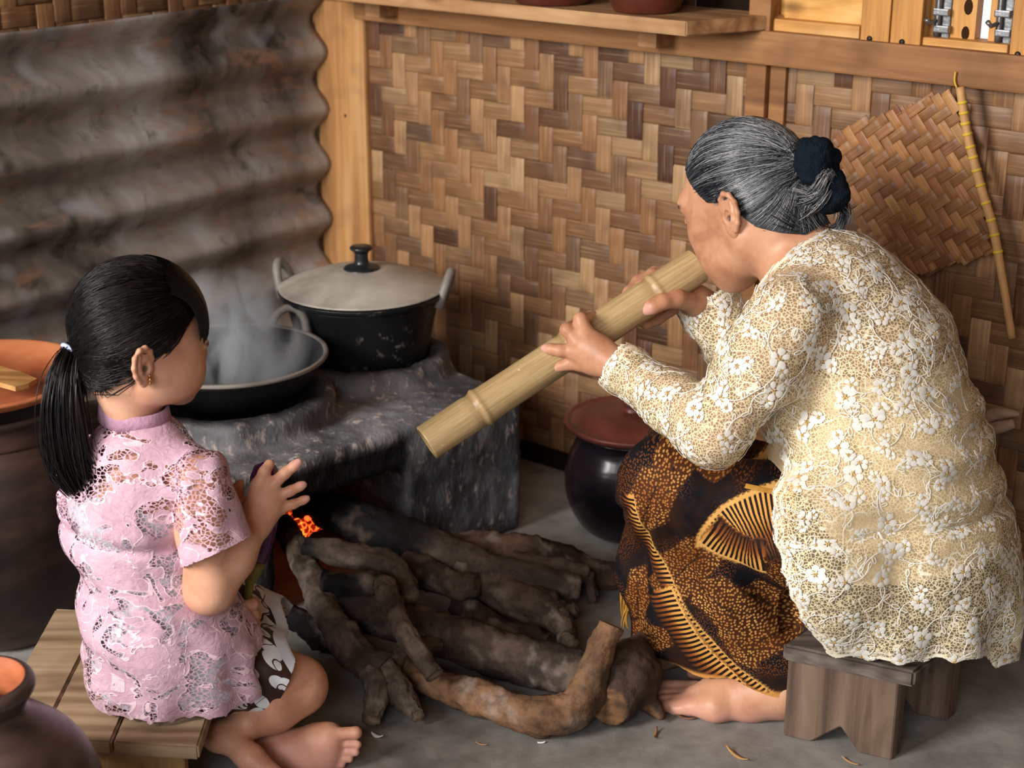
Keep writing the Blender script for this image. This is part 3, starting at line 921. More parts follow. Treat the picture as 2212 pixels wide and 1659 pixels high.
ax = (pB - pA).normalized(); sx = ax.cross(Vector((0, 0, 1))).normalized(); nx = sx.cross(ax)
bm = bmesh.new()
prism_bm(bm, [(0, -.008), (.06, -.010), (.10, -.021), (.16, -.026), (.20, -.022), (.205, 0), (.20, .022), (.16, .026), (.10, .021), (.06, .010), (0, .008)], -.004, .004,
         Matrix.Translation(pA - ax * .08) @ Matrix((ax, sx, nx)).transposed().to_4x4())
bm_obj('blade', bm, M_PADDLE, pd)

# ------------------------------------------------------------------ foreground pot, bottom left
FP = Vector((-.625, 1.66, 0))
fp = thing('round_clay_pot', 'brown burnished clay pot with an orange inside in the lower left corner', 'pot', None, FP)
lathe_obj('body', [(0, 0), (.06, 0), (.10, .03), (.135, .10), (.138, .17), (.118, .235), (.075, .275), (.055, .29), (.052, .30), (.062, .315), (.068, .325), (.064, .334), (.055, .336)], M_POTFG, fp, 64)
lathe_obj('inner_wall', [(.056, .336), (.050, .330), (.046, .31), (.045, .29), (.065, .27), (.11, .2), (.1, .08), (0, .05)], M_TERRA, fp, 48)

# ================================================================== FIREWOOD
BARK, GREYB, PALE, REDB = lin('#4d3d33'), lin('#6f6258'), lin('#a08a72'), lin('#7a5136')
CHAR = lin('#0b0b0c')
logs = empty
def log(label, pts, seed, col=BARK, col2=None, charred=None, jig=.16, stubs=(), endcol=PALE, n=38, name='firewood_log'):
    """pts: (px, py, radius_px, z)"""
    t = thing(name, label, 'firewood', 'firewood fed into the stove')
    def one(nm, pts, sd, parent):
        P = [atz(a, b, z) for a, b, r, z in pts]; Rr = [rp(r, p) for (a, b, r, z), p in zip(pts, P)]
        V, F, T = tube(P, Rr, .0055, n, True, jig * 1.25, sd)
        A = np.array([list(v) for v in V]); T = np.array(T)
        if n > 8:
            cen = np.repeat(A[:-2].reshape(-1, n, 3).mean(1), n, 0); dr = A[:-2] - cen; ln = np.linalg.norm(dr, axis=1, keepdims=True)
            rdg = 1 - np.abs(fbm(A[:-2], 55, sd + 2, 2)) * 2
            A[:-2] += dr / ln * (.0050 * fbm(A[:-2], 34, sd, 3) - .0035 * np.clip(rdg, 0, 1) ** 4 + .004 * np.clip(fbm(A[:-2], 24, sd + 9, 1) - .45, 0, 1) * 4)[:, None]
        w = .5 + .5 * fbm(A, 14, sd, 3)
        c2 = np.array(tuple(x * .6 for x in col2) if col2 is not None else tuple(x * .35 for x in col)); w = sstep(.2, .8, w)
        C = np.array(col)[None] * w[:, None] + c2[None] * (1 - w[:, None])
        lt = sstep(.15, .5, fbm(A, 30, sd + 5, 3))[:, None] * .55; C = C * (1 - lt) + np.array(lin('#94857a'))[None] * lt
        if charred:
            ch = 1 - sstep(charred[0], charred[1], T + .12 * fbm(A, 18, sd + 3, 2))
            C = C * (1 - ch[:, None]) + np.array(CHAR)[None] * ch[:, None]
        for e in (-2, -1):
            if not (charred and e == -2): C[e] = endcol
        A[:, 2] = np.maximum(A[:, 2], .0015)
        me = mesh_pd(nm, A, F); set_col(me, 'Col', C)
        # split the end caps so that cut faces stay crisp
        o = link(nm, me, M_LOG, parent, True)
        o['_n'] = n
        for p in me.polygons:
            if len(p.vertices) == 3: p.use_smooth = False
        return o
    one('trunk', pts, seed, t)
    for i, s in enumerate(stubs): one('branch_stub', s, seed + 31 + i, t)
    return t
log('long forked grey branch leaning from the fire to the floor beside the girl',
    [(612, 1135, 27, .115), (650, 1200, 30, .105), (692, 1290, 33, .09), (735, 1372, 35, .07), (790, 1432, 39, .05), (832, 1455, 46, .042)], 1, GREYB, BARK, (.0, .12),
    stubs=[[(805, 1432, 36, .045), (814, 1500, 31, .036), (803, 1556, 19, .022)], [(815, 1440, 36, .045), (864, 1496, 32, .036), (899, 1545, 19, .026)],
           [(842, 1440, 24, .05), (868, 1408, 18, .055), (905, 1398, 18, .055), (955, 1395, 17, .053)]])
log('short knobbly stick lying across the top of the forked branch',
    [(826, 1258, 22, .150), (848, 1305, 25, .135), (868, 1355, 22, .118), (905, 1408, 23, .098), (938, 1462, 20, .075)], 2, lin('#7d6a5c'), BARK, None, .16)
log('bent stripped branch curving along the floor and up at its end',
    [(872, 1440, 28, .035), (950, 1480, 33, .026), (1050, 1512, 38, .030), (1150, 1545, 42, .032), (1228, 1540, 44, .035), (1268, 1500, 42, .055), (1290, 1430, 34, .10), (1322, 1350, 27, .15)], 3, lin('#8f6a4c'), lin('#4c3626'), None, .10)
log('thick dark log lying across the floor behind the bent branch',
    [(690, 1275, 42, .085), (800, 1320, 47, .07), (900, 1352, 49, .055), (1050, 1402, 53, .045), (1180, 1440, 53, .043), (1275, 1470, 50, .042)], 4, lin('#54443b'), lin('#332822'), (.0, .3), .10)
log('big half-burnt log with a black charred end running into the fire',
    [(645, 1085, 34, .135), (750, 1118, 44, .12), (860, 1162, 50, .10), (960, 1198, 46, .085), (1080, 1238, 38, .075), (1200, 1262, 30, .065), (1252, 1268, 27, .06)], 5, lin('#6a5b50'), lin('#463830'), (.42, .62), .09)
log('rough barked log lying furthest back against the stove corner',
    [(872, 1182, 14, .05), (960, 1184, 30, .05), (1050, 1184, 38, .05), (1180, 1206, 42, .045), (1300, 1242, 30, .035), (1368, 1240, 24, .03)], 6, lin('#6d5242'), lin('#3d2c23'), None, .2)
log('crooked grey stick bending down at the end over the burnt log',
    [(660, 1180, 20, .13), (745, 1200, 27, .125), (820, 1212, 27, .125), (862, 1232, 26, .12), (884, 1290, 23, .105)], 7, lin('#66574d'), BARK, (.0, .2), .16)
log('dark sooty branch lying under the knobbly stick',
    [(700, 1262, 30, .11), (770, 1262, 28, .115), (832, 1262, 24, .12), (850, 1275, 18, .12)], 8, lin('#4a3a31'), None, (.3, .7), .14)
log('short broken log with a pale torn end in the middle of the pile',
    [(872, 1222, 34, .08), (930, 1240, 34, .075), (985, 1262, 30, .075), (1032, 1262, 24, .08)], 9, lin('#5c4a3f'), None, None, .2)
log('thick forked log with a round sawn end in the middle of the pile',
    [(995, 1235, 40, .065), (1080, 1272, 46, .055), (1160, 1308, 42, .045), (1215, 1335, 34, .04)], 10, lin('#665448'), lin('#382c25'), None, .18,
    stubs=[[(1190, 1320, 34, .045), (1218, 1352, 26, .04), (1232, 1392, 21, .03)], [(1205, 1330, 24, .045), (1232, 1318, 14, .05), (1246, 1312, 10, .055)]])
log('thin twig branch with a short hanging side shoot at the right of the pile',
    [(1108, 1200, 16, .075), (1160, 1218, 22, .07), (1220, 1232, 24, .06), (1272, 1240, 22, .055)], 11, lin('#5c4a40'), None, None, .2,
    stubs=[[(1272, 1240, 16, .055), (1276, 1270, 13, .04), (1279, 1302, 10, .02)]])
log('dark split piece lying low between the thick log and the forked log',
    [(985, 1310, 26, .03), (1060, 1350, 30, .028), (1130, 1378, 26, .026), (1185, 1395, 20, .024)], 12, lin('#43352d'), None, None, .18)
log('pale squared stick poking out beside the foot of the seated woman',
    [(1300, 1428, 30, .05), (1390, 1432, 27, .05), (1490, 1418, 18, .045)], 13, lin('#8b7560'), lin('#5b483b'), None, .08, n=6)
log('charred stump of wood lying under the forked branch near the fire',
    [(625, 1330, 26, .03), (690, 1365, 36, .03), (745, 1400, 28, .025)], 15, lin('#2c2522'), None, (.2, .9), .2)
# split stump chunk
f = Field()
c = atz(1338, 1490, .045)
f.ell(c + Vector((.01, .02, .01)), (.05, .055, .048), None, .01)
f.ball(c + Vector((.022, .035, .012)), .038, .02); f.ball(c + Vector((-.02, .01, .03)), .026, .02)
f.cone(c + Vector((.015, .05, .02)), .03, c + Vector((.045, .085, .03)), .022, .02)
f.ball(c + Vector((-.012, -.022, -.006)), .036, .015)
f.rbox(c + Vector((-.02, -.082, 0)), (.06, .04, .07), [(.94, -.34, 0), (.34, .94, 0), (0, 0, 1)], .003, .003, 's')
f.cone(c + Vector((.045, -.005, -.02)), .014, c + Vector((.062, -.02, -.034)), .008, .01)
V, F = f.mesh(.0035, 1); N = vnormals(V, F)
split = sstep(.80, .93, N @ np.array([-.34, -.94, 0]))
V = V + N * (.005 * fbm(V, 40, 2, 3) * (1 - split) + split * (.0009 * np.sin(V[:, 2] * 700 + 7 * fbm(V, 30, 5, 2)) + .003 * fbm(V * np.array([.3, .3, 1.6]), 60, 8, 2)))[:, None]
V[:, 2] = np.maximum(V[:, 2], .0015)
w = .5 + .5 * fbm(V, 25, 6, 3)
C = np.array(lin('#5a463b'))[None] * w[:, None] + np.array(lin('#30241e'))[None] * (1 - w)[:, None]
w2 = (.5 + .5 * fbm(V * np.array([.25, .25, 1.6]), 90, 5, 3))[:, None]
C = C * (1 - split[:, None]) + split[:, None] * (np.array(lin('#8a6443'))[None] * w2 + np.array(lin('#3a281d'))[None] * (1 - w2))
me = np_mesh('wood_chunk', V, F); set_col(me, 'Col', C)
o = link('firewood_chunk', me, M_LOG, None, True)
tag(o, 'knotty split stump chunk lying beside the upturned branch end and the bare foot', 'firewood', 'firewood fed into the stove')

# ------------------------------------------------------------------ embers and small flames
def m_ember():
    t = NT('glowing_ember'); v = t.coord('Object')
    n = t.noise(v, 45, 3, .6); cr = t.voro(v, 70, 'DISTANCE_TO_EDGE')
    e = t.math('MULTIPLY', t.ramp(cr, [(.0, 1.0), (.16, .12)]), t.ramp(n, [(.3, .25), (.6, 1.0)]))
    t.base(t.ramp(n, [(.3, lin('#3a1410')), (.7, lin('#8d5a50'))]), .9, .1)
    t.set(t.b.inputs['Emission Color'], t.ramp(e, [(.1, (1, .03, .01, 1)), (.6, (1, .12, .015, 1)), (1.0, (1, .45, .05, 1))]))
    t.set(t.b.inputs['Emission Strength'], t.math('MULTIPLY', e, 2.6))
    return t.m
M_EMBER = m_ember()
def m_flame():
    t = NT('flame'); t.base(lin('#401000'), .9, 0)
    g = t.attr('heat').outputs[2]
    t.set(t.b.inputs['Emission Color'], t.ramp(g, [(.0, (1, .06, .01, 1)), (.6, (1, .22, .02, 1)), (1, (1, .65, .08, 1))]))
    t.set(t.b.inputs['Emission Strength'], 4.0)
    return t.m
M_FLAME = m_flame()
eb = [atz(628, 1110, .10), atz(655, 1140, .095), atz(682, 1132, .09)]
for i, (pts, lab) in enumerate([
        ([(640, 1112, 20, .10), (655, 1140, 26, .092), (668, 1152, 24, .085)], 'glowing red ember block in the stove mouth behind the spread hand'),
        ([(660, 1135, 18, .105), (690, 1128, 16, .10)], 'small orange ember beside the glowing block'),
        ([(610, 1090, 18, .10), (632, 1098, 20, .10)], 'orange ember glimpsed between the fingers')]):
    P = [atz(a, b, z) for a, b, r, z in pts]; Rr = [rp(r, p) for (a, b, r, z), p in zip(pts, P)]
    V, F, T = tube(P, Rr, .006, 8, True, .25, 50 + i)
    o = link('ember', mesh_pd('ember', V, F), M_EMBER, None, False)
    tag(o, lab, 'ember', 'embers in the fire')
fl = thing('fire_flame', 'small orange flame licking over the embers', 'flame')
for i, (a, b, r, z, hh) in enumerate(((665, 1122, 9, .115, .03), (645, 1112, 8, .115, .022), (685, 1128, 7, .11, .02), (622, 1085, 8, .11, .02))):
    p = atz(a, b, z)
    V, F, T = tube([p, p + Vector((.004, 0, hh * .5)), p + Vector((-.003, .004, hh))], [rp(r, p), rp(r * .8, p), .0008], .004, 8, True, .2, 70 + i)
    me = mesh_pd('flame_tongue', V, F); set_f(me, 'heat', 1 - np.array(T))
    link('flame_tongue', me, M_FLAME, fl, True)

# ================================================================== BAMBOO BLOWPIPE
BA, BB = at(1506, 574, 2.405), at(921, 957, 2.25)
bax = (BB - BA); BLEN = bax.length; bax.normalize()
def on_bamboo(t): return BA + (BB - BA) * t
br0 = rp(39, BA)
pipe = thing('bamboo_blowpipe', 'pale bamboo blowpipe held to the mouth of the elderly woman', 'bamboo pipe')
nodes = (.155, .805, .47)
prof = []
n = 36
S = np.linspace(0, 1, 160)
rad = np.full(160, br0) * (1 + .02 * np.sin(S * 3))
nodeA = np.zeros(160)
for nd in nodes:
    d = (S - nd) * BLEN
    rad += br0 * (.10 * np.exp(-(d / .004) ** 2) - .06 * np.exp(-((d - .011) / .005) ** 2) + .03 * np.exp(-(np.abs(d) / .03)))
    nodeA += .75 * np.exp(-((d - .0085) / .003) ** 2)
e1 = bax.cross(Vector((0, 0, 1))).normalized(); e2 = bax.cross(e1)
V, F, TC, ND = [], [], [], []
def ring(p, r, s, nd):
    for k in range(n):
        a = 2 * math.pi * k / n
        V.append(p + e1 * (math.cos(a) * r) + e2 * (math.sin(a) * r)); TC.append((math.cos(a) * 9, math.sin(a) * 9, s * 6)); ND.append(nd)
for i, s in enumerate(S): ring(on_bamboo(s), rad[i], s, nodeA[i])
ring(on_bamboo(1.0), br0 * .72, 1, .3); ring(on_bamboo(.9), br0 * .70, .9, 1)
ring_n = len(V) // n
for i in range(ring_n - 1):
    for k in range(n): F.append((i * n + k, i * n + (k + 1) % n, (i + 1) * n + (k + 1) % n, (i + 1) * n + k))
me = np_mesh('bamboo_tube', V, F); set_vec(me, 'tc', TC); set_f(me, 'node', ND)
link('bamboo_tube', me, M_BAMBOO, pipe, True)

# ================================================================== LOW STOOL OF THE WOMAN
stool = thing('low_stool', 'low weathered grey wooden stool under the elderly woman', 'stool')
zs = .155
A = atz(1690, 1392, zs); B = atz(1976, 1452, zs); Cc = atz(2046, 1386, zs)
D = A + (Cc - B)
ex = (B - A); sd = (Cc - B)
def quadprism(name, q, z0, z1, mat, parent, bev=.004, grow=0.0):
    bm = bmesh.new(); prism_bm(bm, [(p.x, p.y) for p in q], z0, z1)
    bmesh.ops.bevel(bm, geom=list(bm.edges), offset=bev, segments=2, affect='EDGES')
    return bm_obj(name, bm, mat, parent)
sd2 = atz(2122, 1537, 0) - atz(1998, 1640, 0); sd2.z = 0; sd2 = sd2 * 1.12; sd = sd2
quadprism('seat_plank', [A, B, B + sd2, A + sd2], zs - .026, zs, M_STOOLW, stool)
exn, sdn = ex.normalized(), sd.normalized()
def leg_board(o, w, parent, thick):
    """end board with a V notch, standing on the floor"""
    h = zs - .0262
    poly = [(0, 0), (w * .30, 0), (w * .5, h * .24), (w * .56, h * .24), (w * .70, 0), (w, 0), (w, h), (0, h)]
    poly = [(0, 0), (w * .26, 0), (w * .52, h * .28), (w * .70, 0), (w, 0), (w, h), (0, h)]
    M = Matrix.Translation(o) @ Matrix((exn, Vector((0, 0, 1)), sdn)).transposed().to_4x4()
    bm = bmesh.new(); prism_bm(bm, poly, 0, thick, M)
    bmesh.ops.bevel(bm, geom=list(bm.edges), offset=.002, segments=1, affect='EDGES')
    return bm_obj('leg_board', bm, M_STOOLV, parent)
leg_board(A + exn * .004 + sdn * .010 - Vector((0, 0, zs)), ex.length - .03, stool, .026)
leg_board(A + exn * .012 + sd2 - sdn * .038 - Vector((0, 0, zs)), ex.length - .03, stool, .026)

# ================================================================== BENCH OF THE GIRL
bench = thing('low_bench', 'low pale plank bench the girl sits on', 'bench')
zb = .135
A = atz(150, 1598, zb); B = atz(428, 1612, zb); Cc = atz(458, 1520, zb)
E = atz(95, 1358, zb)
dx = (B - A).normalized(); dy0 = (E - A); dy = Vector((0, 1, 0)) * .9 + dx * .0
dy = (Vector((Cc.x - B.x, Cc.y - B.y, 0))).normalized()
dep = .36
_q = E - dy * dep
_k = ((B - _q).cross(dy)).z / (dx.cross(dy)).z
A = B - dx * _k; Wd = (B - A).length
left0 = A
for i, (a0_, a1_, g) in enumerate(((0, .26, 0), (.265, .595, 0), (.605, 1.0, 0))):
    q = [A + dx * (a0_ * Wd), A + dx * (a1_ * Wd), A + dx * (a1_ * Wd) + dy * dep, A + dx * (a0_ * Wd) + dy * dep]
    quadprism('plank', q, zb - .022, zb, M_BENCH, bench, .003)
def bench_leg(off):
    M = Matrix.Translation(A + dx * (.02) + dy * off - Vector((0, 0, zb))) @ Matrix((dx, Vector((0, 0, 1)), dy)).transposed().to_4x4()
    w, h = Wd - .045, zb - .0225
    bm = bmesh.new(); prism_bm(bm, [(0, 0), (w, 0), (w, h), (0, h)], 0, .024, M)
    bmesh.ops.bevel(bm, geom=list(bm.edges), offset=.002, segments=1, affect='EDGES')
    bm_obj('leg_board', bm, M_BENCHL, bench)
bench_leg(.02); bench_leg(dep - .045)

# ================================================================== WOVEN FAN WITH A STICK HANDLE, HANGING ON THE RAIL
fan = thing('woven_fan', 'diamond shaped woven bamboo fan with a stick handle hanging from the rail', 'fan')
fd = .035
def pf(px, py): 
    u, v = pixB(px, py, fd); return u, v
outl = [pf(*q) for q in ((2052, 194), (1950, 232), (1840, 270), (1800, 290), (1828, 420), (1862, 520), (1925, 606), (2000, 590), (2060, 570), (2142, 548), (2120, 430), (2085, 290))]
fc = np.mean(outl, 0)
FA = math.radians(40)
ca, sa = math.cos(FA), math.sin(FA)
ol = [((u - fc[0]) * ca + (v - fc[1]) * sa, -(u - fc[0]) * sa + (v - fc[1]) * ca) for u, v in outl]
def wF(a, b, d=0.0):
    u, v = a * ca - b * sa + fc[0], a * sa + b * ca + fc[1]
    return wB(u, v, fd + d - .05 * max(0, fc[1] + .02 - v) * 0)
def inside_fan(vertical, c):
    xs = []
    for (a, b), (a2, b2) in zip(ol, ol[1:] + ol[:1]):
        p, q, p2, q2 = (a, b, a2, b2) if vertical else (b, a, b2, a2)
        if (p - c) * (p2 - c) < 0:
            xs.append(q + (q2 - q) * (c - p) / (p2 - p))
    xs.sort()
    return [(xs[i], xs[i + 1]) for i in range(0, len(xs) - 1, 2) if xs[i + 1] - xs[i] > .02]
PALF = [lin(h) for h in ('#94683f', '#a17348', '#8c5f3a', '#ab7f50', '#80563a', '#9c6a4c', '#b58c5c')]
weave('fan', wF, min(p[0] for p in ol), max(p[0] for p in ol), min(p[1] for p in ol), max(p[1] for p in ol), .0165, fan, 21, M_STRIP, PALF, [4, 4, 3, 3, 2, 1.5, 1], .0012, inside_fan, 'woven_strip', .0014)
M_STICK = simple('peeled_stick', '#c39560', .5, .35, .2, 14, .12, 0, (4, 4, .6))
M_YEL = simple('yellow_binding', '#d8b23a', .5, .3, .15, 30, 0)
hp = [wB(*pixB(x, y, .055), .055) for x, y in ((2074, 188), (2090, 290), (2118, 400), (2145, 492), (2165, 600), (2186, 730))]
tube_obj('handle_stick', hp, [rp(r, p) for r, p in zip((9.5, 10, 10, 10, 9, 8.5), hp)], M_STICK, fan, n=14)
Pd, Rd = catmull(hp, [rp(10, p) for p in hp], .004)
for y in (222, 242, 268, 290, 318, 342, 366, 402, 436, 476, 508, 546):
    best = min(range(len(Pd)), key=lambda i: abs(proj([Pd[i]])[1][0] - y))
    p = Pd[best]; tdir = (Pd[min(best + 1, len(Pd) - 1)] - Pd[best - 1]).normalized()
    tube_obj('yellow_binding', [p - tdir * .0022, p + tdir * .0022], [rp(11, p)] * 2, M_YEL, fan, n=14, step=.003)
hk = [wB(*pixB(x, y, .05), .05) for x, y in ((2064, 155), (2062, 175), (2068, 192))]
tube_obj('hanging_string', hk, [.0016] * 3, M_YEL, fan, n=6, step=.006)

# ------------------------------------------------------------------ pale husk hanging low on the wall
M_HUSK = simple('dry_husk', '#b89d86', .8, .2, .25, 20, .25, 0, (1, 4, 4))
hs = thing('dry_husk_bundle', 'pale dried husk bundle sticking out from the wall behind the woman', 'husk')
for i, (q, r) in enumerate((([(2085, 925, 12), (2120, 905, 20), (2160, 893, 18), (2195, 893, 8), (2203, 895, 4)], 0), ([(2085, 940, 12), (2120, 930, 17), (2160, 922, 18), (2190, 914, 12)], 1))):
    P = [wB(*pixB(a, b, .06 + .01 * i), .06 + .01 * i) for a, b, c in q]
    V, F, T = tube(P, [rp(c, p) * .8 for (a, b, c), p in zip(q, P)], .008, 10, True, .2, 90 + i)
    link('husk_leaf', mesh_pd('husk_leaf', V, F), M_HUSK, hs, True)

# ------------------------------------------------------------------ litter on the floor
M_CHIP = simple('wood_chip', '#9b7a58', .8, .2, .3, 40, .1); M_PAPER = simple('paper_scrap', '#dfe3e6', .7, .2, .05, 20, 0); M_LEAF = simple('dry_leaf', '#b98f5a', .7, .2, .3, 40, .1); M_BRCHIP = simple('brown_chip', '#7c5340', .8, .2, .3, 40, .1)
def scrap(name, label, cat, px, py, L, Wd_, ang, mat, curl=.004, group='litter on the floor'):
    p = atz(px, py, 0); V, F = [], []
    m = 6
    for i in range(m + 1):
        s = i / m; wv = Wd_ * math.sin(math.pi * (.08 + .84 * s)) ** .7
        z = .0015 + curl * (2 * s - 1) ** 2
        for e, zz in ((-1, 0), (0, .0012), (1, 0), (0, -.0012)):
            V.append(((s - .5) * L, e * wv / 2, z + zz))
    for i in range(m):
        for k in range(4): F.append((i * 4 + k, i * 4 + (k + 1) % 4, (i + 1) * 4 + (k + 1) % 4, (i + 1) * 4 + k))
    F += [(3, 2, 1, 0), (m * 4, m * 4 + 1, m * 4 + 2, m * 4 + 3)]
    o = link(name, np_mesh(name, V, F), mat, None, True)
    o.location = p; o.rotation_euler = (0, 0, ang)
    tag(o, label, cat, group)
scrap('wood_chip', 'thin pale wood chip standing out on the floor left of the stool', 'wood chip', 1415, 1590, .03, .006, 1.35, M_CHIP, .006)
scrap('dry_leaf', 'curled dry leaf on the floor in front of the stool', 'leaf', 1592, 1635, .045, .008, 2.2, M_LEAF, .006)
scrap('brown_chip', 'reddish brown bark chip just in front of the bare foot', 'wood chip', 1483, 1553, .028, .009, -.25, M_BRCHIP, .003)
scrap('paper_scrap', 'torn white paper scrap on the floor beside the toes of the girl', 'paper scrap', 815, 1592, .02, .010, -.5, M_PAPER, .004)
scrap('dry_leaf', 'short straw bit at the bottom edge right of the curled leaf', 'leaf', 1836, 1648, .03, .004, 2.3, M_LEAF, .003)
scrap('brown_chip', 'dark bark crumb under the bent branch on the floor', 'wood chip', 1172, 1506, .022, .010, .2, M_BRCHIP, .002)
scrap('wood_chip', 'thin pale splinter on the floor in front of the bent branch', 'wood chip', 1040, 1610, .018, .004, -.4, M_CHIP, .002)
scrap('paper_scrap', 'tiny white crumb on the floor below the bent branch', 'paper scrap', 1170, 1606, .012, .005, .2, M_PAPER, .001)
# ================================================================== PEOPLE: SHARED
def m_skin(name, c0, c1, c2, pink):
    t = NT(name); v = t.coord('Object')
    n = t.noise(v, 16, 4, .6)
    c = t.ramp(n, [(.3, lin(c0)), (.5, lin(c1)), (.72, lin(c2))])
    c = t.mix(t.attr('pink').outputs[2], c, lin(pink))
    c = t.mix(t.attr('dark').outputs[2], c, lin('#1a100c'))
    t.base(c, .46, .35)
    t.b.inputs['Subsurface Weight'].default_value = .12
    t.b.inputs['Subsurface Radius'].default_value = (.012, .005, .003)
    t.b.inputs['Subsurface Scale'].default_value = .5
    return t.m
def m_hair():
    t = NT('hair_strands'); c = t.attr('Col').outputs[0]
    t.base(c, .34, .4)
    return t.m
M_HAIR = m_hair()
class Frame:
    """local (forward, left, up) frame"""
    def __init__(s, O, yaw_dir, pitch, roll=0.0, sc=1.0):
        F = Vector((yaw_dir[0], yaw_dir[1], 0)).normalized(); L = Vector((-F.y, F.x, 0))
        f = F * math.cos(pitch) - Vector((0, 0, 1)) * math.sin(pitch); u = f.cross(L)
        L2 = L * math.cos(roll) + u * math.sin(roll); u2 = u * math.cos(roll) - L * math.sin(roll)
        s.f, s.l, s.u, s.O, s.s = f, L2, u2, Vector(O), sc
        s.R = [list(f), list(L2), list(u2)]
    def __call__(s, a, b, c): return s.O + (s.f * a + s.l * b + s.u * c) * s.s
    def loc(s, P):
        Q = (np.asarray(P, float) - np.array(s.O)) / s.s
        return Q @ np.array(s.R).T
def px(*a):
    """(px, py, Y, r_px) -> (point, radius)"""
    p = at(a[0], a[1], a[2]); return (p, rp(a[3], p))
def pz_(*a):
    """(px, py, z, r_m) -> (point, radius)"""
    return (atz(a[0], a[1], a[2]), a[3])
def ear_mesh(H, side, c, sc=1.0, tilt=.25):
    """an ear with rolled rim, inner fold, tragus and lobe; c = local centre (f,l,u); returns V, F"""
    f = Field()
    ca_, sa_ = math.cos(tilt), math.sin(tilt)
    def E(a, o, u):       # a back(+), o out(+), u up
        return H(c[0] - (a * ca_ + u * sa_) * sc, side * (c[1] + (o + .42 * a) * sc), c[2] + (u * ca_ - a * sa_) * sc)
    s = H.s * sc
    fa = (E(1, 0, 0) - E(0, 0, 0)).normalized(); fu = (E(0, 0, 1) - E(0, 0, 0)).normalized(); fo = fa.cross(fu)
    if fo.dot(E(0, 1, 0) - E(0, 0, 0)) < 0: fo = -fo
    R = [list(fa), list(fu), list(fo)]
    f.ell(E(.003, .0015, .006), (.0175 * s, .0215 * s, .0040 * s), R, .006)
    f.ell(E(-.002, .001, -.016), (.0105 * s, .0130 * s, .0042 * s), R, .010)
    rim = [(-.011, .001, .000), (-.0125, .004, .010), (-.009, .0055, .021), (.000, .0065, .0275), (.010, .0065, .0255), (.0175, .0055, .016), (.0185, .005, .003), (.0145, .0045, -.009), (.008, .004, -.018)]
    f.chain([(E(*p), .0030 * s) for p in rim], .0035)
    f.chain([(E(.009, .004, .016), .0024 * s), (E(.0115, .0045, .006), .0028 * s), (E(.008, .0045, -.005), .0028 * s), (E(.001, .0035, -.012), .0026 * s)], .004)
    f.ball(E(-.0095, .003, -.004), .0042 * s, .004)
    f.ell(E(-.001, -.004, .004), (.010 * s, .016 * s, .010 * s), R, .008)
    f.ell(E(-.0015, .0075, -.001), (.0060 * s, .0085 * s, .0052 * s), R, .003, 's')
    f.ell(E(.0125, .0085, .012), (.0028 * s, .0085 * s, .0030 * s), R, .002, 's')
    return f.mesh(.0012, 2)
def join_vf(*p):
    o, Vs, Fs = 0, [], []
    for V, F in p: Vs.append(V); Fs.append(F + o); o += len(V)
    return np.concatenate(Vs), np.concatenate(Fs)
def head_field(f, H, child=False, earc=(-.035, .071, -.020)):
    s = H.s; R = H.R
    def e(c, r, k=.014, op='u'): f.ell(H(*c), tuple(x * s for x in r), R, k * s, op)
    def co(a, ra, b, rb, k=.014): f.cone(H(*a), ra * s, H(*b), rb * s, k * s)
    if not child:
        e((-.010, 0, .022), (.088, .072, .083))
        e((.032, 0, -.030), (.050, .058, .074), .03)
        e((.058, 0, -.098), (.020, .022, .017), .03)
        for d in (-1, 1):
            co((-.012, d * .052, -.055), .016, (.052, d * .016, -.100), .013, .03)
            e((.050, d * .040, -.026), (.024, .020, .020), .025)
            e((.047, d * .034, -.064), (.026, .022, .028), .03)
        co((.080, 0, .004), .007, (.100, 0, -.030), .009, .012); e((.094, 0, -.036), (.012, .016, .009), .01)
        e((.072, 0, .020), (.010, .046, .010), .03)
        for d in (-1, 1):
            e((.086, d * .031, -.004), (.014, .016, .009), .01, 's')
            e((.071, d * .031, -.006), (.013, .015, .011), .004)
        e((.082, 0, -.066), (.014, .018, .013), .014)
        co((-.030, 0, -.03), .052, (-.055, 0, -.11), .050, .04)
    else:
        e((-.008, 0, .022), (.086, .074, .082))
        e((.030, 0, -.024), (.050, .062, .062), .03)
        for d in (-1, 1):
            e((.040, d * .036, -.046), (.032, .030, .032), .03)     # full cheeks
            e((.000, d * .048, -.048), (.03, .02, .03), .03)
        e((.060, 0, -.080), (.018, .024, .016), .03)
        co((.078, 0, -.008), .005, (.089, 0, -.026), .008, .012); e((.085, 0, -.029), (.010, .013, .008), .01)
        for d in (-1, 1):
            e((.084, d * .032, -.002), (.012, .016, .008), .01, 's')
            e((.069, d * .032, -.003), (.013, .016, .011), .004)
        e((.080, 0, -.052), (.010, .017, .006), .010); e((.077, 0, -.062), (.010, .014, .006), .010)
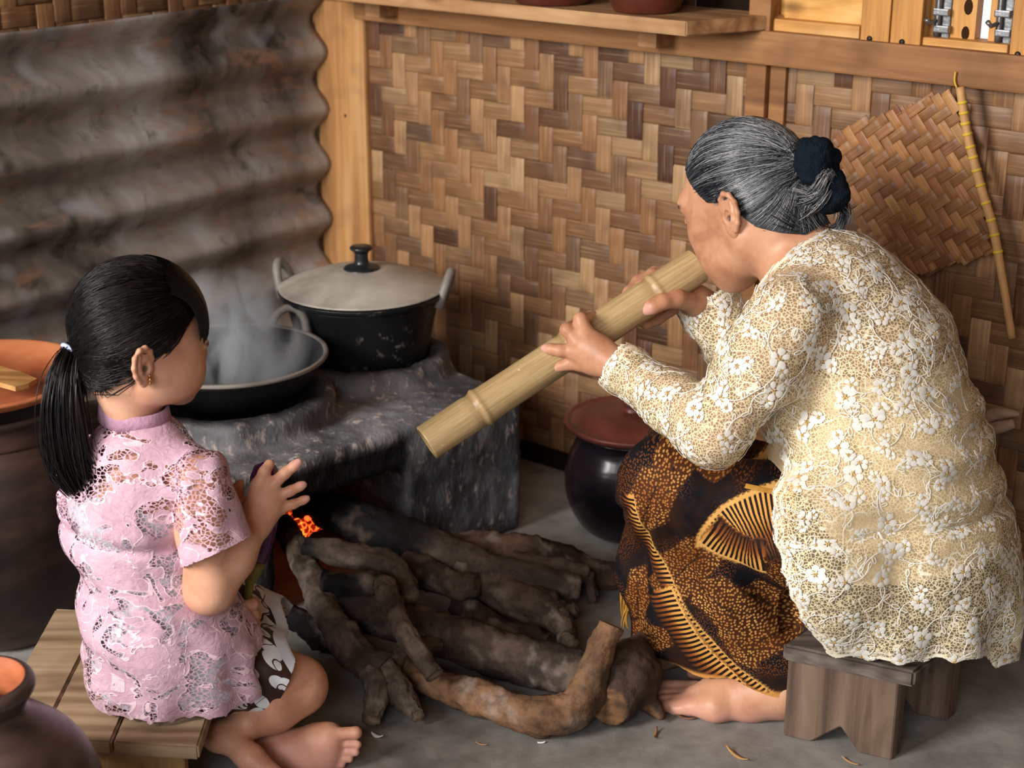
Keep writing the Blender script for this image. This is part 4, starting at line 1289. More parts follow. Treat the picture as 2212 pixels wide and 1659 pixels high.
def strands(name, curves, radii, cols, parent, nside=4):
    """curves: list of (k,3) arrays -> tapered tubes in one mesh"""
    Vs, Fs, Cs = [], [], []; off = 0
    for P, r, c in zip(curves, radii, cols):
        P = np.asarray(P); k = len(P)
        T = np.gradient(P, axis=0); T /= np.linalg.norm(T, axis=1, keepdims=True) + 1e-9
        up = np.tile(np.array([.3, .2, .93]), (k, 1)); A = np.cross(T, up); A /= np.linalg.norm(A, axis=1, keepdims=True) + 1e-9
        B = np.cross(T, A)
        ang = np.arange(nside) * 2 * np.pi / nside
        rr = (r * np.ones(k)) if np.ndim(r) == 0 else np.asarray(r)
        ring = P[:, None, :] + rr[:, None, None] * (A[:, None, :] * np.cos(ang)[None, :, None] + B[:, None, :] * np.sin(ang)[None, :, None])
        Vs.append(ring.reshape(-1, 3))
        i = np.arange(k - 1)[:, None] * nside + off; j = np.arange(nside)[None, :]
        Fs.append(np.stack([i + j, i + (j + 1) % nside, i + nside + (j + 1) % nside, i + nside + j], -1).reshape(-1, 4))
        c = np.asarray(c); Cs.append(np.repeat(c, nside, 0) if c.ndim == 2 else np.tile(c, (k * nside, 1)))
        off += k * nside
    me = np_mesh(name, np.concatenate(Vs), np.concatenate(Fs)); set_col(me, 'Col', np.concatenate(Cs))
    return link(name, me, M_HAIR, parent, True)
def bez(p0, p1, p2, p3, n):
    t = np.linspace(0, 1, n)[:, None]
    return (1 - t) ** 3 * p0 + 3 * t * (1 - t) ** 2 * p1 + 3 * t * t * (1 - t) * p2 + t ** 3 * p3

# ================================================================== ELDERLY WOMAN
M_SKINW = m_skin('skin_elder', '#a87355', '#c59070', '#d5a584', '#d8a197')
woman = thing('person', 'seated person in a cream lace blouse and batik sarong blowing through a bamboo pipe', 'person')
HW = Frame(at(1610, 428, 2.345), (-.765, .645), math.radians(24), 0.0, 1.07)
fb = Field()
head_field(fb, HW)
# neck, shoulders, torso
nb = px(1765, 600, 2.265, 62)
fb.cone(HW(-.038, 0, -.045), .054, nb[0], nb[1], .03)
SHL = px(1702, 688, 2.13, 66); SHR = px(1868, 618, 2.385, 62)
fb.chain([SHL, px(1780, 640, 2.24, 88), SHR], .05)
CH = px(1845, 770, 2.23, 165); WA = px(1895, 985, 2.20, 160); HI = px(1945, 1200, 2.19, 125)
fb.chain([px(1800, 660, 2.245, 105), CH, WA, HI], .06)
# near (left) arm
ELL = px(1540, 932, 2.10, 56); WRL = px(1338, 790, 2.262, 29)
fb.chain([SHL, px(1640, 790, 2.115, 66), ELL], .03); fb.chain([ELL, px(1455, 868, 2.165, 50), WRL], .02)
# far (right) arm
ELR = px(1650, 860, 2.37, 52); WRR = px(1545, 672, 2.425, 30)
fb.chain([SHR, ELR], .03); fb.chain([ELR, px(1600, 770, 2.40, 45), WRR], .02)
# near hand, gripping the pipe from above
K = .006
palm = [px(1262, 716, 2.297, 18), px(1246, 738, 2.291, 17), px(1243, 762, 2.290, 16), px(1252, 786, 2.293, 15)]
for q in palm: fb.cone(WRL[0], WRL[1] * .82, q[0], q[1], .016)
fb.cone(px(1300, 755, 2.288, 24)[0], rp(24, WRL[0]), px(1290, 785, 2.288, 22)[0], rp(22, WRL[0]), .02)
fb.chain([palm[0], px(1254, 690, 2.305, 14.5), px(1276, 684, 2.345, 12), px(1296, 704, 2.372, 11)], K)
fb.chain([palm[1], px(1224, 712, 2.300, 14), px(1240, 700, 2.340, 12), px(1262, 714, 2.372, 11)], K)
fb.chain([palm[2], px(1210, 757, 2.293, 13), px(1190, 754, 2.298, 11.5), px(1177, 752, 2.302, 9.5)], K)
fb.chain([palm[3], px(1228, 787, 2.294, 12), px(1211, 791, 2.296, 10.5), px(1200, 794, 2.298, 8.8)], K)
fb.chain([px(1315, 790, 2.29, 20), px(1290, 790, 2.345, 16), px(1262, 778, 2.378, 13), px(1235, 786, 2.385, 11)], .01)
# far hand, thumb on this side and fingers over the top
fb.chain([WRR, px(1505, 652, 2.412, 31), px(1480, 640, 2.418, 27)], .02)
fb.chain([px(1500, 655, 2.395, 24), px(1462, 645, 2.366, 20), px(1430, 652, 2.350, 16), px(1410, 662, 2.347, 15), px(1397, 670, 2.348, 12)], .010)
fb.chain([px(1480, 622, 2.43, 20), px(1440, 588, 2.432, 15), px(1408, 594, 2.418, 13.5), px(1384, 617, 2.398, 12), px(1370, 636, 2.388, 10)], K)
fb.chain([px(1470, 625, 2.44, 18), px(1415, 590, 2.440, 14), px(1378, 608, 2.424, 12.5), px(1358, 630, 2.402, 11), px(1347, 645, 2.392, 9.5)], K)
fb.chain([px(1470, 650, 2.44, 18), px(1430, 665, 2.445, 14), px(1400, 690, 2.425, 12), px(1380, 696, 2.405, 10)], K)
fb.chain([px(1470, 655, 2.43, 16), px(1420, 690, 2.43, 12), px(1395, 702, 2.41, 10)], K)
# feet
fb.chain([pz_(1492, 1526, .016, .0135), pz_(1545, 1526, .022, .020), pz_(1620, 1522, .024, .022), pz_(1690, 1520, .026, .024)], .02)
fb.chain([pz_(1500, 1500, .020, .0150), pz_(1565, 1488, .034, .024), pz_(1630, 1490, .044, .026), pz_(1690, 1492, .055, .026)], .025)
fb.chain([pz_(1690, 1490, .05, .026), (at(1690, 1445, 2.18), .026)], .03)
for (x0, y0, x1, y1, r) in ((1500, 1529, 1456, 1532, .0092), (1496, 1521, 1440, 1525, .0096), (1498, 1511, 1431, 1514, .0098), (1500, 1501, 1430, 1501, .0102), (1505, 1490, 1438, 1486, .0130)):
    a, b = atz(x0, y0, .016), atz(x1, y1, r * .95)
    fb.cone(a, r * 1.1, b, r, .005)
fb.chain([pz_(1500, 1452, .014, .0125), pz_(1560, 1448, .02, .02), pz_(1640, 1440, .03, .028)], .012)
V, F = join_vf(fb.mesh(.0027, 2), *[ear_mesh(HW, d, (-.016, .0685, -.016), 1.12, .12) for d in (-1, 1)])
L = HW.loc(V)
pink = np.zeros(len(V)); dark = np.zeros(len(V))
for q, r in (((1176, 752, 2.302), .0125), ((1199, 795, 2.298), .0115), ((1396, 671, 2.342), .016), ((1346, 646, 2.39), .013), ((1369, 638, 2.385), .012)):
    d = np.linalg.norm(V - np.array(at(*q)), axis=1); pink = np.maximum(pink, .8 * (1 - sstep(r * .5, r, d)))
footm = (V[:, 2] < .03) * (V[:, 2] < .02 + .01 * 1)
pink = np.maximum(pink, .45 * (1 - sstep(.012, .045, V[:, 2])))
lips = np.exp(-(((L[:, 0] - .088) / .014) ** 2 + (L[:, 1] / .02) ** 2 + ((L[:, 2] + .066) / .010) ** 2)); pink = np.maximum(pink, .5 * lips)
brow = sstep(.068, .072, L[:, 0]) * 0
for d in (-1, 1):
    bl = np.abs(L[:, 2] - (.019 - 6.0 * (np.abs(L[:, 1]) - .03) ** 2)); 
    brow = np.maximum(brow, (1 - sstep(.002, .0042, bl)) * (np.sign(L[:, 1]) == d) * (L[:, 0] > .02) * sstep(.010, .016, np.abs(L[:, 1])) * (1 - sstep(.050, .056, np.abs(L[:, 1]))))
    ls = np.abs(L[:, 2] + .010 + 0 * L[:, 1]); brow = np.maximum(brow, .9 * (1 - sstep(.0008, .002, ls)) * (L[:, 0] > .05) * (1 - sstep(.012, .017, np.abs(np.abs(L[:, 1]) - .033))))
dark = np.maximum(dark, brow)
hole = np.linalg.norm(L - np.array([-.0145, .071, -.019]), axis=1); dark = np.maximum(dark, .8 * (1 - sstep(.003, .006, hole)))
V[(V[:, 0] > .47) & (V[:, 2] < .1565), 2] = .1565
me = np_mesh('body', V, F); set_f(me, 'pink', pink); set_f(me, 'dark', dark)
bodyW = link('body', me, M_SKINW, woman, True)
BVH_W = BVHTree.FromPolygons([tuple(v) for v in V], F.tolist())

# ------------------------------------------------------------------ batik sarong
def m_batik():
    t = NT('batik_cloth')
    uv = t.attr('clothuv').outputs[1]; leaf = t.attr('leaf').outputs[2]; comb = t.attr('comb').outputs[2]
    cs = t.attr('combs').outputs[2]; ct = t.attr('combt').outputs[2]; vein = t.attr('vein').outputs[2]
    black, brown, dk, gold, org = lin('#0c0c12'), lin('#5e3114'), lin('#2e160a'), lin('#d9a45a'), lin('#b8752f')
    dots = t.ramp(t.voro(uv, 205, dim='2D', rand=.75), [(.24, .9), (.36, 0.0)])
    big = t.noise(uv, 9, 2, .5)
    lf = t.mix(dots, t.mix(big, dk, brown), t.mix(t.ramp(t.noise(uv, 24, 2), [(.35, 0.0), (.75, 1.0)]), lin('#a05f24'), gold))
    lf = t.mix(vein, lf, lin('#241107'))
    st_ = t.math('SINE', t.math('ADD', t.math('MULTIPLY', cs, 820.0), t.math('MULTIPLY', t.math('POWER', ct, 1.6), 5.5)))
    st_ = t.ramp(t.math('MULTIPLY_ADD', st_, .5, .5), [(.42, 0.0), (.58, 1.0)])
    fade = t.ramp(ct, [(.0, gold), (.35, lin('#cf9244')), (.62, lin('#8f4d1c')), (1.0, lin('#2a160c'))])
    cb = t.mix(st_, lin('#1d0f09'), fade)
    ed = t.ramp(ct, [(.0, 0.0), (.02, 1.0), (.055, 1.0), (.075, 0.0)])
    cb = t.mix(ed, cb, gold)
    bgd = t.ramp(t.noise(uv, 16, 3, .6), [(.42, black), (.60, lin('#2a150b'))])
    hatch = t.ramp(t.voro(uv, 300, dim='2D'), [(.22, .8), (.34, 0.0)])
    bgd = t.mix(t.math('MULTIPLY', hatch, t.ramp(t.noise(uv, 12, 1), [(.46, 0.0), (.56, 1.0)])), bgd, lin('#7a431b'))
    c = t.mix(leaf, bgd, lf); c = t.mix(comb, c, cb)
    c = t.mix(t.attr('hem').outputs[2], c, t.mix(.5, org, gold))
    t.base(c, .75, .2)
    return t.m
M_BATIK = m_batik()
def N_s(V, F): return vnormals(V, F)
def kebaya_field():
    f = Field()
    f.chain([px(1790, 650, 2.24, 128), px(1845, 770, 2.225, 196), px(1893, 985, 2.195, 220), px(1948, 1190, 2.175, 222), px(1958, 1300, 2.17, 205), px(1955, 1400, 2.165, 210)], .06)
    f.chain([px(1772, 1110, 2.09, 128), px(1785, 1225, 2.075, 118), px(1865, 1345, 2.08, 100)], .05)
    f.cone(*px(2080, 1300, 2.14, 80), *px(2085, 1420, 2.13, 82), .05)
    return f
fs = Field()
KNL, KNR = px(1446, 1045, 2.20, 84), px(1492, 1000, 2.335, 80)
fs.chain([px(1920, 1215, 2.15, 140), px(1700, 1130, 2.16, 114), KNL], .05)
fs.chain([px(1960, 1190, 2.25, 150), px(1720, 1090, 2.29, 110), KNR], .05)
fs.cone(KNL[0], KNL[1], KNR[0], KNR[1], .05)
fs.cone(*px(1940, 1190, 2.18, 180), *px(1955, 1270, 2.18, 190), .05)
ANL = px(1690, 1500, 2.13, 62)
fs.cone(KNL[0], KNL[1] * .95, ANL[0], ANL[1], .05)
fs.chain([px(1432, 1080, 2.22, 72), px(1424, 1240, 2.245, 70), px(1428, 1420, 2.255, 72)], .05)
fs.chain([px(1500, 1110, 2.26, 95), px(1540, 1280, 2.235, 110), px(1580, 1460, 2.20, 95)], .07)
fs.chain([KNR, px(1560, 1330, 2.32, 70), px(1620, 1480, 2.27, 62)], .06)
fs.chain([px(1760, 1250, 2.19, 85), px(1740, 1400, 2.17, 70)], .06)
V, F = fs.mesh(.0036, 2, hi=None)
N = vnormals(V, F)
# folds: pulled from the knee down to the ankle
X_, Y_ = proj(V)
w = sstep(.42, .25, V[:, 2]) if False else 1 - sstep(.20, .42, V[:, 2])
a = np.arctan2(V[:, 2] - .40, V[:, 0] - .20)
V = V + N * ((.0055 * np.sin(a * 17 + 2.2 * fbm(V, 7, 3, 2)) + .003 * np.sin(a * 33 + 1)) * w + .0035 * fbm(V, 11, 8, 2))[:, None]
hemz = .064 + .004 * np.sin(V[:, 0] * 60) + .02 * sstep(.36, .46, V[:, 0]) * 0
V, F, _ = keep_cut(V, F, hemz - V[:, 2], (0, 0, -1), .0036)
V[(V[:, 0] > .45) & (V[:, 2] < .1562), 2] = .1562
F2d = np.array([-.95, .31]) / np.linalg.norm([.95, .31])
U = V[:, 0] * F2d[0] + V[:, 1] * F2d[1]; VV = V[:, 2]
def uvp(pxx, pyy, Y):
    p = at(pxx, pyy, Y); return p.x * F2d[0] + p.y * F2d[1], p.z
leaf = np.zeros(len(V)); vein = np.zeros(len(V))
def add_leaf(cx, cy, Y, ang, Ln, Wn, lob=5, seed=0):
    global leaf, vein
    c = uvp(cx, cy, Y); s_ = zax(at(cx, cy, Y)) / FPX
    a_ = math.radians(ang); du, dv = U - c[0], VV - c[1]
    du = -du                         # photo-right is -u
    x = (du * math.cos(a_) + dv * math.sin(a_)) / (Ln * s_); y = (-du * math.sin(a_) + dv * math.cos(a_)) / (Wn * s_)
    r = np.hypot(x, y); th = np.arctan2(y, x)
    edge = 1 - .16 * np.abs(np.sin(th * lob / 2 + seed)) + .1 * np.cos(th)
    m = 1 - sstep(-.05, .03, r - edge)
    v_ = (1 - sstep(.02, .05, np.abs(y))) * (x < .6) * m
    vein = np.maximum(vein * (1 - m), v_); leaf = np.maximum(leaf, m)
for q in ((1452, 985, 2.16, -62, 62, 40, 5, 1), (1410, 1075, 2.16, 70, 92, 55, 7, 0), (1520, 1000, 2.13, -35, 62, 36, 5, 2), (1640, 985, 2.10, 10, 70, 36, 6, 1),
          (1470, 1240, 2.14, 55, 120, 62, 8, 0), (1560, 1300, 2.12, -30, 110, 58, 8, 2), (1378, 1290, 2.20, 85, 80, 32, 6, 1), (1400, 1370, 2.2, 30, 70, 40, 6, 2),
          (1655, 1330, 2.10, -40, 95, 55, 7, 1), (1640, 1400, 2.08, 20, 80, 48, 7, 0), (1700, 1250, 2.08, -50, 60, 40, 6, 0), (1590, 1390, 2.1, -50, 70, 34, 6, 3), (1740, 1130, 2.06, 20, 60, 40, 6, 1)):
    add_leaf(*q)
comb = np.zeros(len(V)); cs_ = np.zeros(len(V)); ct_ = np.zeros(len(V))
def add_comb(path, Y, width, side):
    """band with tapered stripes growing off one edge; path in photo pixels at depth Y"""
    global comb, cs_, ct_, leaf
    P = [Vector((*uvp(x, y, Y), 0)) for x, y in path]; P, _ = catmull(P, [0] * len(P), .004)
    P = np.array([[p.x, p.y] for p in P]); s_ = zax(at(*path[0], Y)) / FPX; wd_ = width * s_
    best = np.full(len(V), 9.0); S0 = 0
    for i in range(len(P) - 1):
        d = P[i + 1] - P[i]; Ls = np.linalg.norm(d); d = d / Ls; n_ = np.array([-d[1], d[0]]) * side
        du, dv = U - P[i, 0], VV - P[i, 1]
        s = du * d[0] + dv * d[1]; tt = du * n_[0] + dv * n_[1]
        sc = np.clip(s, 0, Ls); dist = np.hypot(s - sc, tt)
        m = dist < best
        best[m] = dist[m]; inb = m & (dist < wd_ * 1.3)
        ins = inb & (tt >= -.001)
        cs_[ins] = S0 + sc[ins]; ct_[ins] = np.clip(tt[ins] / wd_, 0, 1.2)
        comb[m] = 0; q = ins & (tt < wd_ * (1.0)) & (np.abs(s - sc) < .003); comb[q] = 1
        S0 += Ls
comb_all = None
cks = []
for args in (([(1700, 1052), (1620, 1075), (1550, 1110), (1505, 1160), (1490, 1200)], 2.09, 150, -1), ([(1497, 1196), (1540, 1222), (1600, 1240), (1650, 1240)], 2.09, 85, -1),
             ([(1362, 1085), (1385, 1160), (1430, 1240), (1480, 1320), (1560, 1400), (1640, 1440), (1700, 1475)], 2.13, 36, 1),
             ([(1440, 1290), (1480, 1350), (1540, 1420), (1610, 1462), (1700, 1490)], 2.12, 66, 1)):
    comb[:] = 0; add_comb(*args); cks.append((comb.copy(), cs_.copy(), ct_.copy()))
comb[:] = 0
for c_, s_, t_ in cks:
    m = c_ > 0; comb[m] = 1; cs_[m] = s_[m]; ct_[m] = t_[m]
hem = 1 - sstep(.0, .006, VV - .064)
_dk = kebaya_field().at_points(V); _cov = (_dk > -.012) & (V[:, 0] > .395) & (V[:, 2] > .15) & (V[:, 2] < .40); V[_cov] -= N_s(V, F)[_cov] * np.minimum(_dk[_cov] + .012, .03)[:, None]
me = np_mesh('sarong', V, F)
set_vec(me, 'clothuv', np.stack([U, VV, V[:, 1] * .6], 1)); set_f(me, 'leaf', leaf); set_f(me, 'vein', vein); set_f(me, 'comb', comb); set_f(me, 'combs', cs_); set_f(me, 'combt', ct_); set_f(me, 'hem', hem)
sarong = link('sarong', me, M_BATIK, woman, True)
sarong['label'] = 'brown and black batik cloth with golden feather bands'
# fringe at the front edge of the wrap, and the folded selvedge at the lap
M_FRINGE = simple('gold_fringe', '#c08a3a', .7, .2, .35, 60, .1)
rnd = random.Random(4)
cur, rad_, cl = [], [], []
for i in range(34):
    a = rnd.random(); p0 = np.array(at(1362 + rnd.uniform(-4, 5), 1160 + 150 * a, 2.235)); 
    p1 = np.array(at(1342 + rnd.uniform(-8, 8), 1235 + 110 * a, 2.23)); p2 = np.array(at(1352 + rnd.uniform(-10, 6), 1300 + 60 * a, 2.235))
    cur.append(bez(p0, p0 * .4 + p1 * .6, p1, p2, 8)); rad_.append(np.linspace(.0022, .0008, 8)); g = rnd.uniform(.5, 1.1); cl.append(np.array(lin('#c28c3c')) * g)
fr = strands('sarong_fringe', cur, rad_, cl, sarong, 5); fr.data.materials[0] = M_FRINGE
def ribbon(name, pts, wid, mat, parent, th=.002):
    """folded strip: pts (px,py,Y) centre, width in px"""
    P = [at(*q) for q in pts]; V, F = [], []
    for i, p in enumerate(P):
        t = (P[min(i + 1, len(P) - 1)] - P[max(i - 1, 0)]).normalized(); s = t.cross(Vector((.1, -.9, .35))).normalized()
        w_ = rp(wid[i], p); nn = s.cross(t).normalized()
        for a, b in ((-w_, 0), (0, th * 1.5), (w_, 0), (0, -th)): V.append(p + s * a + nn * b)
    m = 4
    for i in range(len(P) - 1):
        for k in range(m): F.append((i * m + k, i * m + (k + 1) % m, (i + 1) * m + (k + 1) % m, (i + 1) * m + k))
    return link(name, np_mesh(name, V, F), mat, parent, True)

# ------------------------------------------------------------------ camisole under the lace
M_CAMI = simple('peach_satin', '#f9deb0', .5, .4, .12, 9, .12)
fk = Field()
fk.chain([px(1812, 700, 2.235, 148), px(1848, 775, 2.225, 183), px(1895, 985, 2.195, 206), px(1948, 1190, 2.175, 212)], .06)
V, F = fk.mesh(.006, 2); N = vnormals(V, F)
X_, Y_ = proj(V)
V = V + N * (.004 * np.sin(V[:, 2] * 95 + 6 * V[:, 0] + 2 * fbm(V, 9, 4, 2)) * (1 - sstep(.33, .5, V[:, 2]) * .2) * sstep(.24, .34, V[:, 2]))[:, None]
Fw = np.array([-.85, .5, 0]); 
top = .565 + .10 * ((V @ np.array([.75, .6, 0])) - (.5 * .75 + 2.2 * .6))
bot = .262 + .02 * np.sin(V[:, 0] * 12)
V, F, _ = keep(V, F, (V[:, 2] < top) & (V[:, 2] > bot))
cami = link('camisole', np_mesh('camisole', V, F), M_CAMI, woman, True)
M_STRAP = simple('grey_strap', '#8f8b88', .7, .2, .1, 30, .05)
def on_body(bvh, p, off):
    l, n, i, d = bvh.find_nearest(Vector(p)); return l + n * off
def strap(name, pts, wpx, mat, parent, bvh, off=.0025):
    P = [on_body(bvh, at(*q), off) for q in pts]; P, _ = catmull(P, [0] * len(P), .008)
    V, F = [], []
    for i, p in enumerate(P):
        l, n, _i, d = bvh.find_nearest(p); t = (P[min(i + 1, len(P) - 1)] - P[max(i - 1, 0)]).normalized(); s = t.cross(n).normalized(); w_ = rp(wpx, p)
        q = l + n * off
        V += [q - s * w_, q + n * .001, q + s * w_]
    for i in range(len(P) - 1):
        for k in range(2): F.append((i * 3 + k, i * 3 + k + 1, i * 3 + k + 4, i * 3 + k + 3))
    return link(name, np_mesh(name, V, F), mat, parent, True)
_sv = np.empty(len(sarong.data.vertices) * 3, np.float32); sarong.data.vertices.foreach_get('co', _sv)
_sf = np.empty(len(sarong.data.loops), np.int32); sarong.data.loops.foreach_get('vertex_index', _sf)
BVH_S = BVHTree.FromPolygons([tuple(v) for v in _sv.reshape(-1, 3)], _sf.reshape(-1, 4).tolist())
strap('selvedge', [(1600, 985, 2.08), (1640, 1008, 2.075), (1685, 1026, 2.07), (1715, 1030, 2.065)], 6, M_FRINGE, sarong, BVH_S, .002)
strap('bra_strap', [(1718, 582, 2.16), (1765, 605, 2.12), (1815, 632, 2.10), (1862, 665, 2.10), (1898, 692, 2.11)], 13, M_STRAP, woman, BVH_W)

# ------------------------------------------------------------------ lace blouse (kebaya)
def m_lace(name, net, cloth, dens, scale):
    t = NT(name); v = t.coord('Object')
    holes = t.ramp(t.voro(v, scale, 'DISTANCE_TO_EDGE'), [(.07, 1.0), (.12, 0.0)])
    pat = t.noise(v, 26, 1, .5, .7); swirl = t.math('ABSOLUTE', t.math('SUBTRACT', pat, .5))
    line = t.ramp(swirl, [(.008, .9), (.014, 0.0)])
    den = t.math('MAXIMUM', line, t.attr('solid').outputs[2])
    al = t.math('MAXIMUM', t.math('MULTIPLY_ADD', holes, dens - .22, .22), den)
    t.base(t.mix(den, lin(net), lin(cloth)), .6, .3)
    t.set(t.b.inputs['Alpha'], al)
    return t.m
M_LACEW = m_lace('cream_lace', '#ecdab2', '#f6eed8', .95, 210)
fl_ = Field()
fl_.chain([(SHL[0], SHL[1] + .008), px(1785, 645, 2.24, 112), (SHR[0], SHR[1] + .010)], .05)
fl_.chain([px(1790, 650, 2.24, 128), px(1845, 770, 2.225, 196), px(1893, 985, 2.195, 220), px(1948, 1190, 2.175, 222), px(1958, 1300, 2.17, 205), px(1955, 1400, 2.165, 210)], .06)
fl_.chain([px(1772, 1110, 2.09, 128), px(1785, 1225, 2.075, 118), px(1865, 1345, 2.08, 100)], .05)   # side of the skirt of the blouse over the thigh
fl_.cone(*px(2080, 1300, 2.14, 80), *px(2085, 1420, 2.13, 82), .05)
slL = [(SHL[0], SHL[1] + .010), px(1640, 790, 2.115, 84), (ELL[0], ELL[1] * 1.28)]
fl_.chain(slL, .035); fl_.chain([(ELL[0], ELL[1] * 1.28), px(1455, 872, 2.165, 62), px(1345, 797, 2.258, 47), px(1290, 760, 2.29, 47)], .025)
fl_.chain([(SHR[0], SHR[1] + .01), (ELR[0], ELR[1] * 1.25), px(1590, 755, 2.405, 60), px(1540, 672, 2.428, 62), px(1500, 610, 2.45, 66)], .025)
V, F = fl_.mesh(.004, 2); N = vnormals(V, F)
X_, Y_ = proj(V)
wr = .0042 * np.sin(V[:, 2] * 105 + 9 * V[:, 0] + 2.5 * fbm(V, 8, 4, 2)) * sstep(.30, .36, V[:, 2]) * (1 - sstep(.50, .60, V[:, 2])) * (X_ > 1660)
wr = wr + .0035 * fbm(V, 24, 3, 3) * 1.0 + .005 * fbm(V, 10, 12, 2) * (V[:, 2] < .3)
# waist crease and flared hem folds
ang = np.arctan2(V[:, 1] - 2.17, V[:, 0] - .56)
wr = wr + .007 * np.sin(ang * 11 + 1.0) * (1 - sstep(.16, .28, V[:, 2]))
crease = np.exp(-((V[:, 2] - .352 - .03 * (V[:, 0] - .5)) / .006) ** 2) * (X_ > 1690); wr = wr - .007 * crease
V = V + N * wr[:, None]
V0 = V
# openings: neck, cuffs, hem, front edge
nk = np.array(at(1745, 545, 2.27)); ndir = np.array(HW(0, 0, 0)) - np.array(at(1790, 640, 2.25)); ndir /= np.linalg.norm(ndir)
mk = ((V - nk) @ ndir < .004) | (np.linalg.norm(V - nk, axis=1) > .13)
def cuff(px_, py_, Y, tx, ty, tY, phase):
    c = np.array(at(px_, py_, Y)); d = np.array(at(tx, ty, tY)) - c; d /= np.linalg.norm(d)
    r = V - c; s = r @ d; side = np.cross(d, [0, 0, 1]); side /= np.linalg.norm(side); up_ = np.cross(side, d)
    th = np.arctan2(r @ up_, r @ side)
    near = np.linalg.norm(r - s[:, None] * d, axis=1) < .075
    lim = .004 * np.abs(np.sin(th * 4 + phase))
    return ~(near & (s > lim) & (s < .2)), np.where(near & (s > -.2), s - lim, -1)
m1, s1_ = cuff(1322, 795, 2.27, 1240, 740, 2.30, 0)
m2, s2_ = cuff(1512, 652, 2.438, 1480, 590, 2.455, .7)
scal = .006 * np.abs(np.sin(ang * 13))
hz = .160 - .034 * sstep(.655, .70, V[:, 0]) + scal
# front edge: from the waist at the lap curving down and back to the seat
Lu = -(V @ np.array([F2d[0], F2d[1], 0]))       # grows to photo right
def lz(px_, py_, Y): 
    p = at(px_, py_, Y); return -(p.x * F2d[0] + p.y * F2d[1]), p.z
fe = [lz(*q) for q in ((1712, 1030, 2.05), (1672, 1045, 2.03), (1652, 1105, 2.02), (1658, 1170, 2.02), (1697, 1245, 2.03), (1750, 1310, 2.07), (1840, 1400, 2.12))]
fz = np.array([q[1] for q in fe]); fu = np.array([q[0] for q in fe]); o_ = np.argsort(fz)
lim = np.interp(V[:, 2], fz[o_], fu[o_]) + .005 * np.abs(np.sin(V[:, 2] * 95))
belly = lz(1690, 1000, 2.06)
lim = np.where(V[:, 2] > fz.max(), -9, lim)
front = Lu > lim
side_leg = (V[:, 2] < fz.max())
msk = mk & m1 & m2 & (V[:, 2] > hz) & (front | ~side_leg)
d_front = np.where(side_leg, Lu - lim, 1.0)
d_hem = V[:, 2] - hz
solid = np.zeros(len(V))
for d in (d_front, d_hem, -s1_ + 0, -s2_ + 0):
    dd = np.where(d < 0, 1.0, d)
    if d is d_front or d is d_hem:
        solid = np.maximum(solid, np.where(dd < .006, 1, 0)); solid = np.maximum(solid, .9 * ((dd > .0105) & (dd < .0145)))
for s in (s1_, s2_):
    solid = np.maximum(solid, ((s > -.006) & (s < 0)) * 1.0); solid = np.maximum(solid, ((s > -.016) & (s < -.011)) * .9)
nkd = (V - nk) @ ndir; solid = np.maximum(solid, ((nkd > -.004) & (nkd < .006) & (np.linalg.norm(V - nk, axis=1) < .13)) * 1.0)
V, F, ix = keep(V, F, mk & m1 & m2); s_h, s_f, so_ = (hz - V0[:, 2])[ix], np.where(side_leg, lim - Lu, -1.0)[ix], solid[ix]
V, F, ix = keep_cut(V, F, s_h, (0, 0, -1), .004); s_f, so_ = s_f[ix], so_[ix]
V, F, ix = keep_cut(V, F, s_f, (F2d[0], F2d[1], 0), .004); so_ = so_[ix]
me = np_mesh('lace_blouse', V, F); set_f(me, 'solid', so_)
kebaya = link('lace_blouse', me, M_LACEW, woman, True)
kebaya['label'] = 'cream lace blouse with scalloped hem'

box('garment_tag', at(1868, 1383, 2.02), (.022, .002, .006), simple('white_tag', '#e6e8ea', .6, .2, .03, 20, 0), kebaya, None, .0005)
# ------------------------------------------------------------------ hair helpers
def slerp(a, b, t):
    a = a / np.linalg.norm(a); b = b / np.linalg.norm(b); d = np.clip(a @ b, -.9999, .9999); w = math.acos(d)
    return (math.sin((1 - t) * w) * a + math.sin(t * w) * b) / math.sin(w)
def _sub(F, m):
    mp = np.full(len(m), -1); mp[m] = np.arange(m.sum()); G = mp[F]; return (G[(G >= 0).all(1)],)
def scalp_cap(name, V, F, H, region, off, mat, parent, line):
    L = H.loc(V); m = region(L)
    N = vnormals(V, F)
    s = line(L); V2, F2, ix = keep_cut((V + N * off)[m], *_sub(F, m), s[m], (-np.array(H.u))[None].repeat(m.sum(), 0), .004)
    me = np_mesh(name, V2, F2); return V2, F2, link(name, me, mat, parent, True)
def comb_hair(H, bvh, roots, target, cen, n=13, lift=.004, end_lift=.012, jit=.002, rnd=None, r0=.0005, alt=None):
    """strands that lie on the skull from local roots to a local target point"""
    out, rad = [], []
    c = np.array(cen); tg = np.array(target)
    for rt in roots:
        tj = tg + np.array([rnd.gauss(0, .003), rnd.gauss(0, .006), rnd.gauss(0, .007)])
        a, b = rt - c, tj - c
        lf = lift * rnd.uniform(.55, 1.25); P = []
        sag = rnd.gauss(0, jit)
        for i in range(n):
            t = i / (n - 1); d = slerp(a, b, t)
            d = d + np.array([0, 0, 1]) * sag * 8 * math.sin(math.pi * t)
            w = H(*c); wdir = (H(*(c + d)) - w).normalized()
            hit = bvh.ray_cast(w, wdir)
            if hit[0] is None and alt is not None: hit = alt.ray_cast(w, wdir)
            q = hit[0] if hit[0] is not None else w + wdir * .09
            P.append(np.array(q + wdir * (lf * min(1, t * 4 + .15) + end_lift * max(0, t - .6) ** 1.5 * 2.5)))
        out.append(np.array(P)); rr = np.full(n, r0 * rnd.uniform(.7, 1.4)); rr[0] *= .4; rad.append(rr)
    return out, rad
